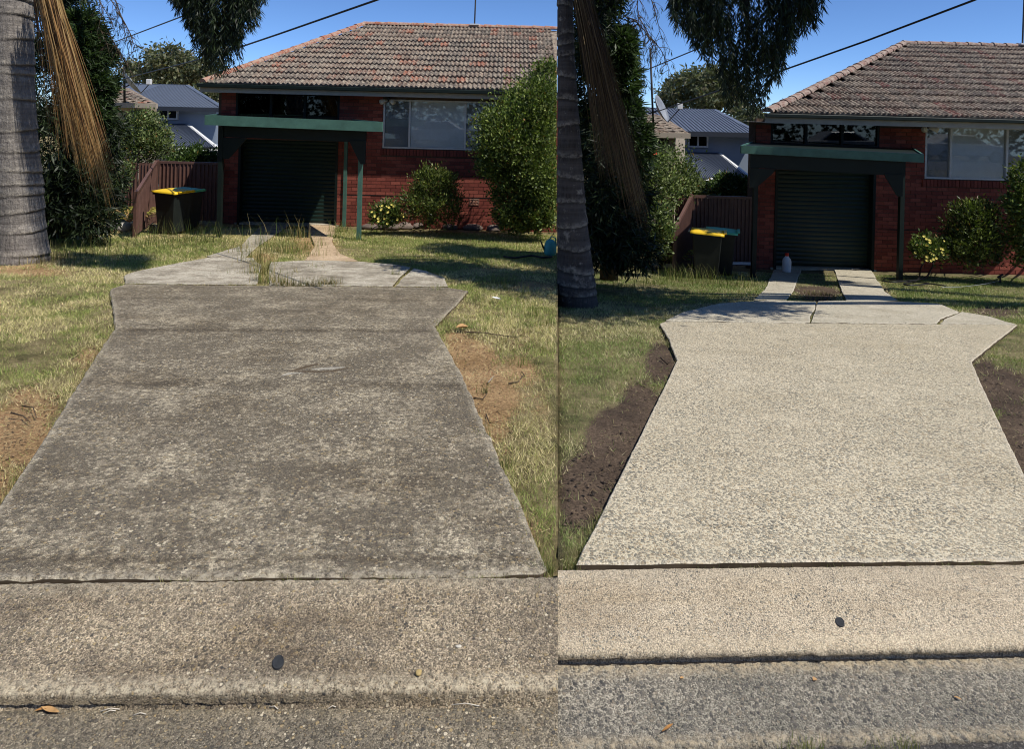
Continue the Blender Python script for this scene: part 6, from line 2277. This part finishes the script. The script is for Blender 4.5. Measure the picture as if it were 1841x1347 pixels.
hose('R', [(1530, 486, .02), (1560, 484, .02), (1595, 481, .02), (1612, 478, .02)], .014, M['black'], 'black hose end lying along the shaded garage threshold')
hose('R', [(1585, 507, .02), (1610, 509, .02), (1640, 507, .03), (1662, 503, .03), (1672, 498, .12), (1677, 495, .26), (1667, 495, .34), (1656, 499, .22), (1650, 506, .04), (1625, 512, .02), (1640, 515, .02), (1672, 512, .02)], .014, M['black'], 'black garden hose coiled in a standing loop on the right lawn')
hose('R', [(1600, 505, .02), (1650, 510, .03), (1700, 516, .02)], .012, M['black'], 'black hose strand lying along the lawn by the carport post')
hose('R', [(1692, 518, .015), (1730, 517, .015), (1770, 512, .015), (1796, 507, .02)],   .004, M['galv'], 'thin pale hose running across the right lawn')
s_ = g('R', 1798, 508)
K = empty('sprinkler', s_, 'small black sprinkler stake on the right lawn', 'sprinkler')
MB().tube([s_, s_ + Vector((0, 0, .12))], .015, 8).build('stake', M['black'], K)
MB().tube([s_ + Vector((-.05, 0, .10)), s_ + Vector((0, 0, .13)), s_ + Vector((.05, 0, .16))], .02, 8).build('head', M['black'], K)
o_ = g('R', 1650, 477)
K = empty('garden_obelisk', o_, 'thin rusty wire obelisk standing beside the cream flowering bush', 'obelisk')
H_ = .80
leg = None
for sx, sy in ((-1, -1), (1, -1), (1, 1), (-1, 1)):
    MB().tube([o_ + Vector((sx * .13, sy * .13, -.03)), o_ + Vector((0, 0, H_))], .008, 6).build('leg', M['wood'], K)
for z_ in (.22, .45, .6):
    w_ = .13 * (1 - z_ / H_)
    c4 = [o_ + Vector((sx * w_, sy * w_, z_)) for sx, sy in ((-1, -1), (1, -1), (1, 1), (-1, 1), (-1, -1))]
    MB().tube(c4, .006, 5).build('ring', M['wood'], K)
pb = MB().tube([o_ + Vector((0, 0, H_ - .02)), o_ + Vector((0, 0, H_ + .03)), o_ + Vector((0, 0, H_ + .06)), o_ + Vector((0, 0, H_ + .1))], [.012, .035, .03, .004], 10)
pb.build('finial', M['wood'], K, True)
pl_ = at(1310, 473, 14.6), at(1355, 474, 14.6)  # white bar stands in for the sunlit concrete plinth of the fence
tag(MB().bar(pl_[0], pl_[1], .05, .05).build('lit_plinth', M['white']), 'white bar standing in for the sunlit plinth at the foot of the shaded carport fence', 'plinth')
# teal watering can shape and dark tray at the boundary of the left lawn
t_ = g('L', 996, 458)
K = empty('watering_can', t_, 'teal plastic watering can half hidden at the lot boundary', 'watering can')
V, F = [], []
for (r_, z_) in ((.0, 0), (.10, 0), (.11, .04), (.11, .16), (.085, .24), (.05, .27), (0, .27)):
    for k in range(14):
        V.append((t_.x - .07 + r_ * math.cos(k * math.pi / 7), t_.y + r_ * math.sin(k * math.pi / 7), t_.z + z_))
F = [(i * 14 + k, i * 14 + (k + 1) % 14, (i + 1) * 14 + (k + 1) % 14, (i + 1) * 14 + k) for i in range(6) for k in range(14)]
MB().add(V, F).build('body', M['teal'], K, True)
MB().tube([t_ + Vector((-.15, 0, .05)), t_ + Vector((-.21, -.02, .16)), t_ + Vector((-.25, -.03, .26))], [.02, .015, .012], 8).build('spout', M['black'], K, True)
MB().tube([t_ + Vector((-.10, 0, .26)), t_ + Vector((-.05, 0, .33)), t_ + Vector((.02, 0, .30)), t_ + Vector((.035, 0, .15))], .012, 8).build('handle', M['teal'], K, True)
hose('L', [(905, 463, .015), (925, 465, .015), (955, 462, .02), (975, 466, .03), (992, 465, .03)], .018, M['black'], 'black hose piece lying on the left lawn before the watering can')

# ================================================================== OVERHEAD CABLES
def cable(pts, r, label, sag=.06):
    q = [at(*p) for p in pts]
    sm = []
    for i in range(len(q) - 1):
        for k in range(8):
            sm.append(q[i].lerp(q[i + 1], k / 8))
    sm.append(q[-1])
    return tag(MB().tube(sm, r, 6).build('service_cable', M['black'], None, True), label, 'cable', 'overhead service cables')


cable([(193, 149, 20.5), (356, 107, 14.5), (438, 82, 12.4), (500, 61, 11.2), (675, 0, 9), (900, -80, 7)], .015, 'black service cable crossing before the sunlit roof hip')
cable([(170, 88, 20.5), (193, 80, 19), (319, 32, 14), (410, -6, 11.5), (520, -60, 9)], .014, 'black service cable through the drooping limb, upper one at left')
cable([(1176, 202, 18.7), (1300, 160, 13.5), (1390, 132, 11.3), (1560, 72, 9.4), (1750, 0, 8), (1900, -60, 7)], .014, 'black service cable crossing before the shaded roof hip')
cable([(1120, 142, 18.7), (1180, 118, 16), (1262, 84, 13.5), (1340, 50, 11.5), (1480, -20, 9.5)], .013, 'black service cable through the drooping limb, upper one at right')

# ================================================================== ADDED SHADE TREES AND PARKED CARS (beyond the picture; they shade and reflect)
def tree_at(label, base, crown, n):
    b = Vector(base)
    K = empty('street_tree', b, label, 'tree')  # added unseen shade tree, not a tree of the street
    P, O = [], []
    for (c, r) in crown:
        m = int(n / len(crown))
        k = max(4, m // 60)
        cc = np.array(c) + rdir(k) * (.4 + .6 * rng.random((k, 1))) * np.array(r)
        p = cc[rng.integers(0, k, m)] + rng.normal(size=(m, 3)) * min(.22, r[1] * .45)
        P.append(p); O.append(unit(p - np.array(c)))
    P, O = np.concatenate(P), np.concatenate(O)
    leaves('crown', P, unit(O * .5 + np.array([0, 0, -.4]) + rdir(len(P)) * .8), .17 * rng.uniform(.6, 1.2, len(P)), .06, pal(len(P), DARK + MID, .3), M['leaf'], K)
    top = b + Vector((-.3, .1, 4.6))
    MB().tube([b + Vector((0, 0, -.2)), b.lerp(top, .5), top], [.22, .18, .14], 9).build('trunk', M['wood'], K, True)
    limb_mesh(K, top, [Vector(c) for c, r in crown], .10, M['wood'])
    return K


shade = []  # added crown clumps, set along sun rays to shade palm, ground and carport
s_ = (-SUN_DIR.x / -SUN_DIR.z, -SUN_DIR.y / -SUN_DIR.z)
for (px, py, h, r) in [(1040, 552, 6.6, (.9, .8, .5)), (1100, 545, 6.4, (1.0, .8, .5)), (1170, 548, 6.3, (1.0, .8, .5)), (1250, 545, 6.2, (.8, .6, .4)), (1330, 548, 6.0, (.6, .5, .3)), (1110, 520, 6.4, (.9, .7, .5)), (1060, 520, 5.6, (.8, .7, .5)), (1040, 535, 5.2, (.7, .6, .5))]:
    q = g('R', px, py)
    shade.append(((q.x + s_[0] * h, q.y + s_[1] * h, q.z + h), r))
for (px, py, Y_, up) in [(1030, 330, 9.3, 3.6), (1030, 250, 9.3, 3.0), (1026, 150, 9.3, 2.6), (1022, 60, 9.3, 2.2), (1100, 150, 9.0, 2.8), (1100, 300, 9.0, 3.4)]:
    q = at(px, py, Y_)
    shade.append(((q.x + s_[0] * up, q.y + s_[1] * up, q.z + up), (.55, .5, .4)))
for (px, py, Y_, up) in [(1465, 275, 12.1, 4.2), (1500, 278, 12.1, 4.3), (1540, 278, 12.0, 4.3), (1600, 280, 11.9, 4.4), (1650, 280, 11.7, 4.5)]:
    q = at(px, py, Y_)
    shade.append(((q.x + s_[0] * up, q.y + s_[1] * up + .12, q.z + up), (.75, .22, .2)))
tree_at('unseen tree added off the right side, its crown shaped to shade the boundary palm', (13.0, 8.6, -.75), shade, 30000)


rq = np.random.default_rng(21)  # leaf belt added to cut the sky light on the house fronts
nq = 26000
qx = rq.uniform(-42, 52, nq)
qh = 4.5 + 3.5 * vnoise(qx, qx * 0, .16, 3) + 2.0 * vnoise(qx, qx * 0, .5, 4)
qq = leaves('sky_screen_trees', np.stack([qx, -16.5 + rq.uniform(-2.2, 1.8, nq), -.1 + qh * rq.random(nq) ** .8], 1), rdir(nq), rq.uniform(.3, .7, nq), rq.uniform(.2, .4, nq), pal(nq, MID + DARK, .3), M['leaf'], None)
tag(qq, 'unseen belt of trees added behind the parked cars to hold back sky light', None, None, 'stuff')


def car(X, Y, mat, label, flip=1):
    K = empty('parked_car', Vector((X, Y, -.14)), label, 'car', 'cars parked across the street')
    b = Vector((X, Y, -.14))
    prof = [(-2.1, .35), (-2.15, .62), (-2.05, .80), (-1.1, .95), (-.35, 1.42), (.9, 1.45), (1.75, 1.02), (2.1, .95), (2.15, .55), (2.1, .33)]
    body_top = [(-2.1, .33), (-2.15, .62), (-2.05, .82), (-1.1, .95), (1.75, 1.0), (2.1, .95), (2.15, .55), (2.1, .33)]
    lo = [b + Vector((x * flip, -.86, z)) for x, z in body_top]
    hi = [b + Vector((x * flip, .86, z)) for x, z in body_top]
    MB().prism(lo, hi).build('body', mat, K, bevel=.04)
    cab = [(-1.05, .93), (-.35, 1.42), (.9, 1.45), (1.7, .98)]
    a = [b + Vector((x * flip, -.78 + .12 * (z > 1.2), z)) for x, z in cab]
    c = [b + Vector((x * flip, .78 - .12 * (z > 1.2), z)) for x, z in cab]
    MB().prism(a, c).build('cabin', mat, K, bevel=.03)
    for s_ in (-1, 1):
        w_ = [(-.85, .97), (-.30, 1.36), (.85, 1.38), (1.4, .99)]
        q = [b + Vector((x * flip, s_ * (.80 - .10 * (z > 1.2)), z)) for x, z in w_]
        q2 = [v + Vector((0, s_ * .012, 0)) for v in q]
        MB().prism(q, q2).build('side_window', M['black'], K)
        for xw in (-1.35, 1.3):
            wl = MB().tube([b + Vector((xw * flip, s_ * .70, .31)), b + Vector((xw * flip, s_ * .885, .31))], .31, 18).build('wheel', M['black'], K)
            MB().tube([b + Vector((xw * flip, s_ * .886, .31)), b + Vector((xw * flip, s_ * .90, .31))], .19, 12).build('rim', M['galv'], wl)
        MB().box(b + Vector((-2.13 * flip, s_ * .5 - .14, .64)), b + Vector((-2.17 * flip, s_ * .5 + .14, .76))).build('headlight', M['alu'], K)
    return K


M['car_white'] = paint('white_car_paint', C(.78, .79, .8), .25, .6, .03, 2)
M['car_grey'] = paint('silver_car_paint', C(.5, .52, .54), .25, .6, .03, 2)
car(-4.6, -6.4, M['car_white'], 'white hatchback mirrored in the sunlit main window', 1)
car(-11.5, -6.4, M['car_grey'], 'silver hatchback mirrored in the sunlit upper window', -1)
car(17.5, -6.4, M['car_grey'], 'silver hatchback mirrored in the shaded upper window', 1)
car(24.5, -6.4, M['car_white'], 'white hatchback mirrored in the shaded main window', -1)
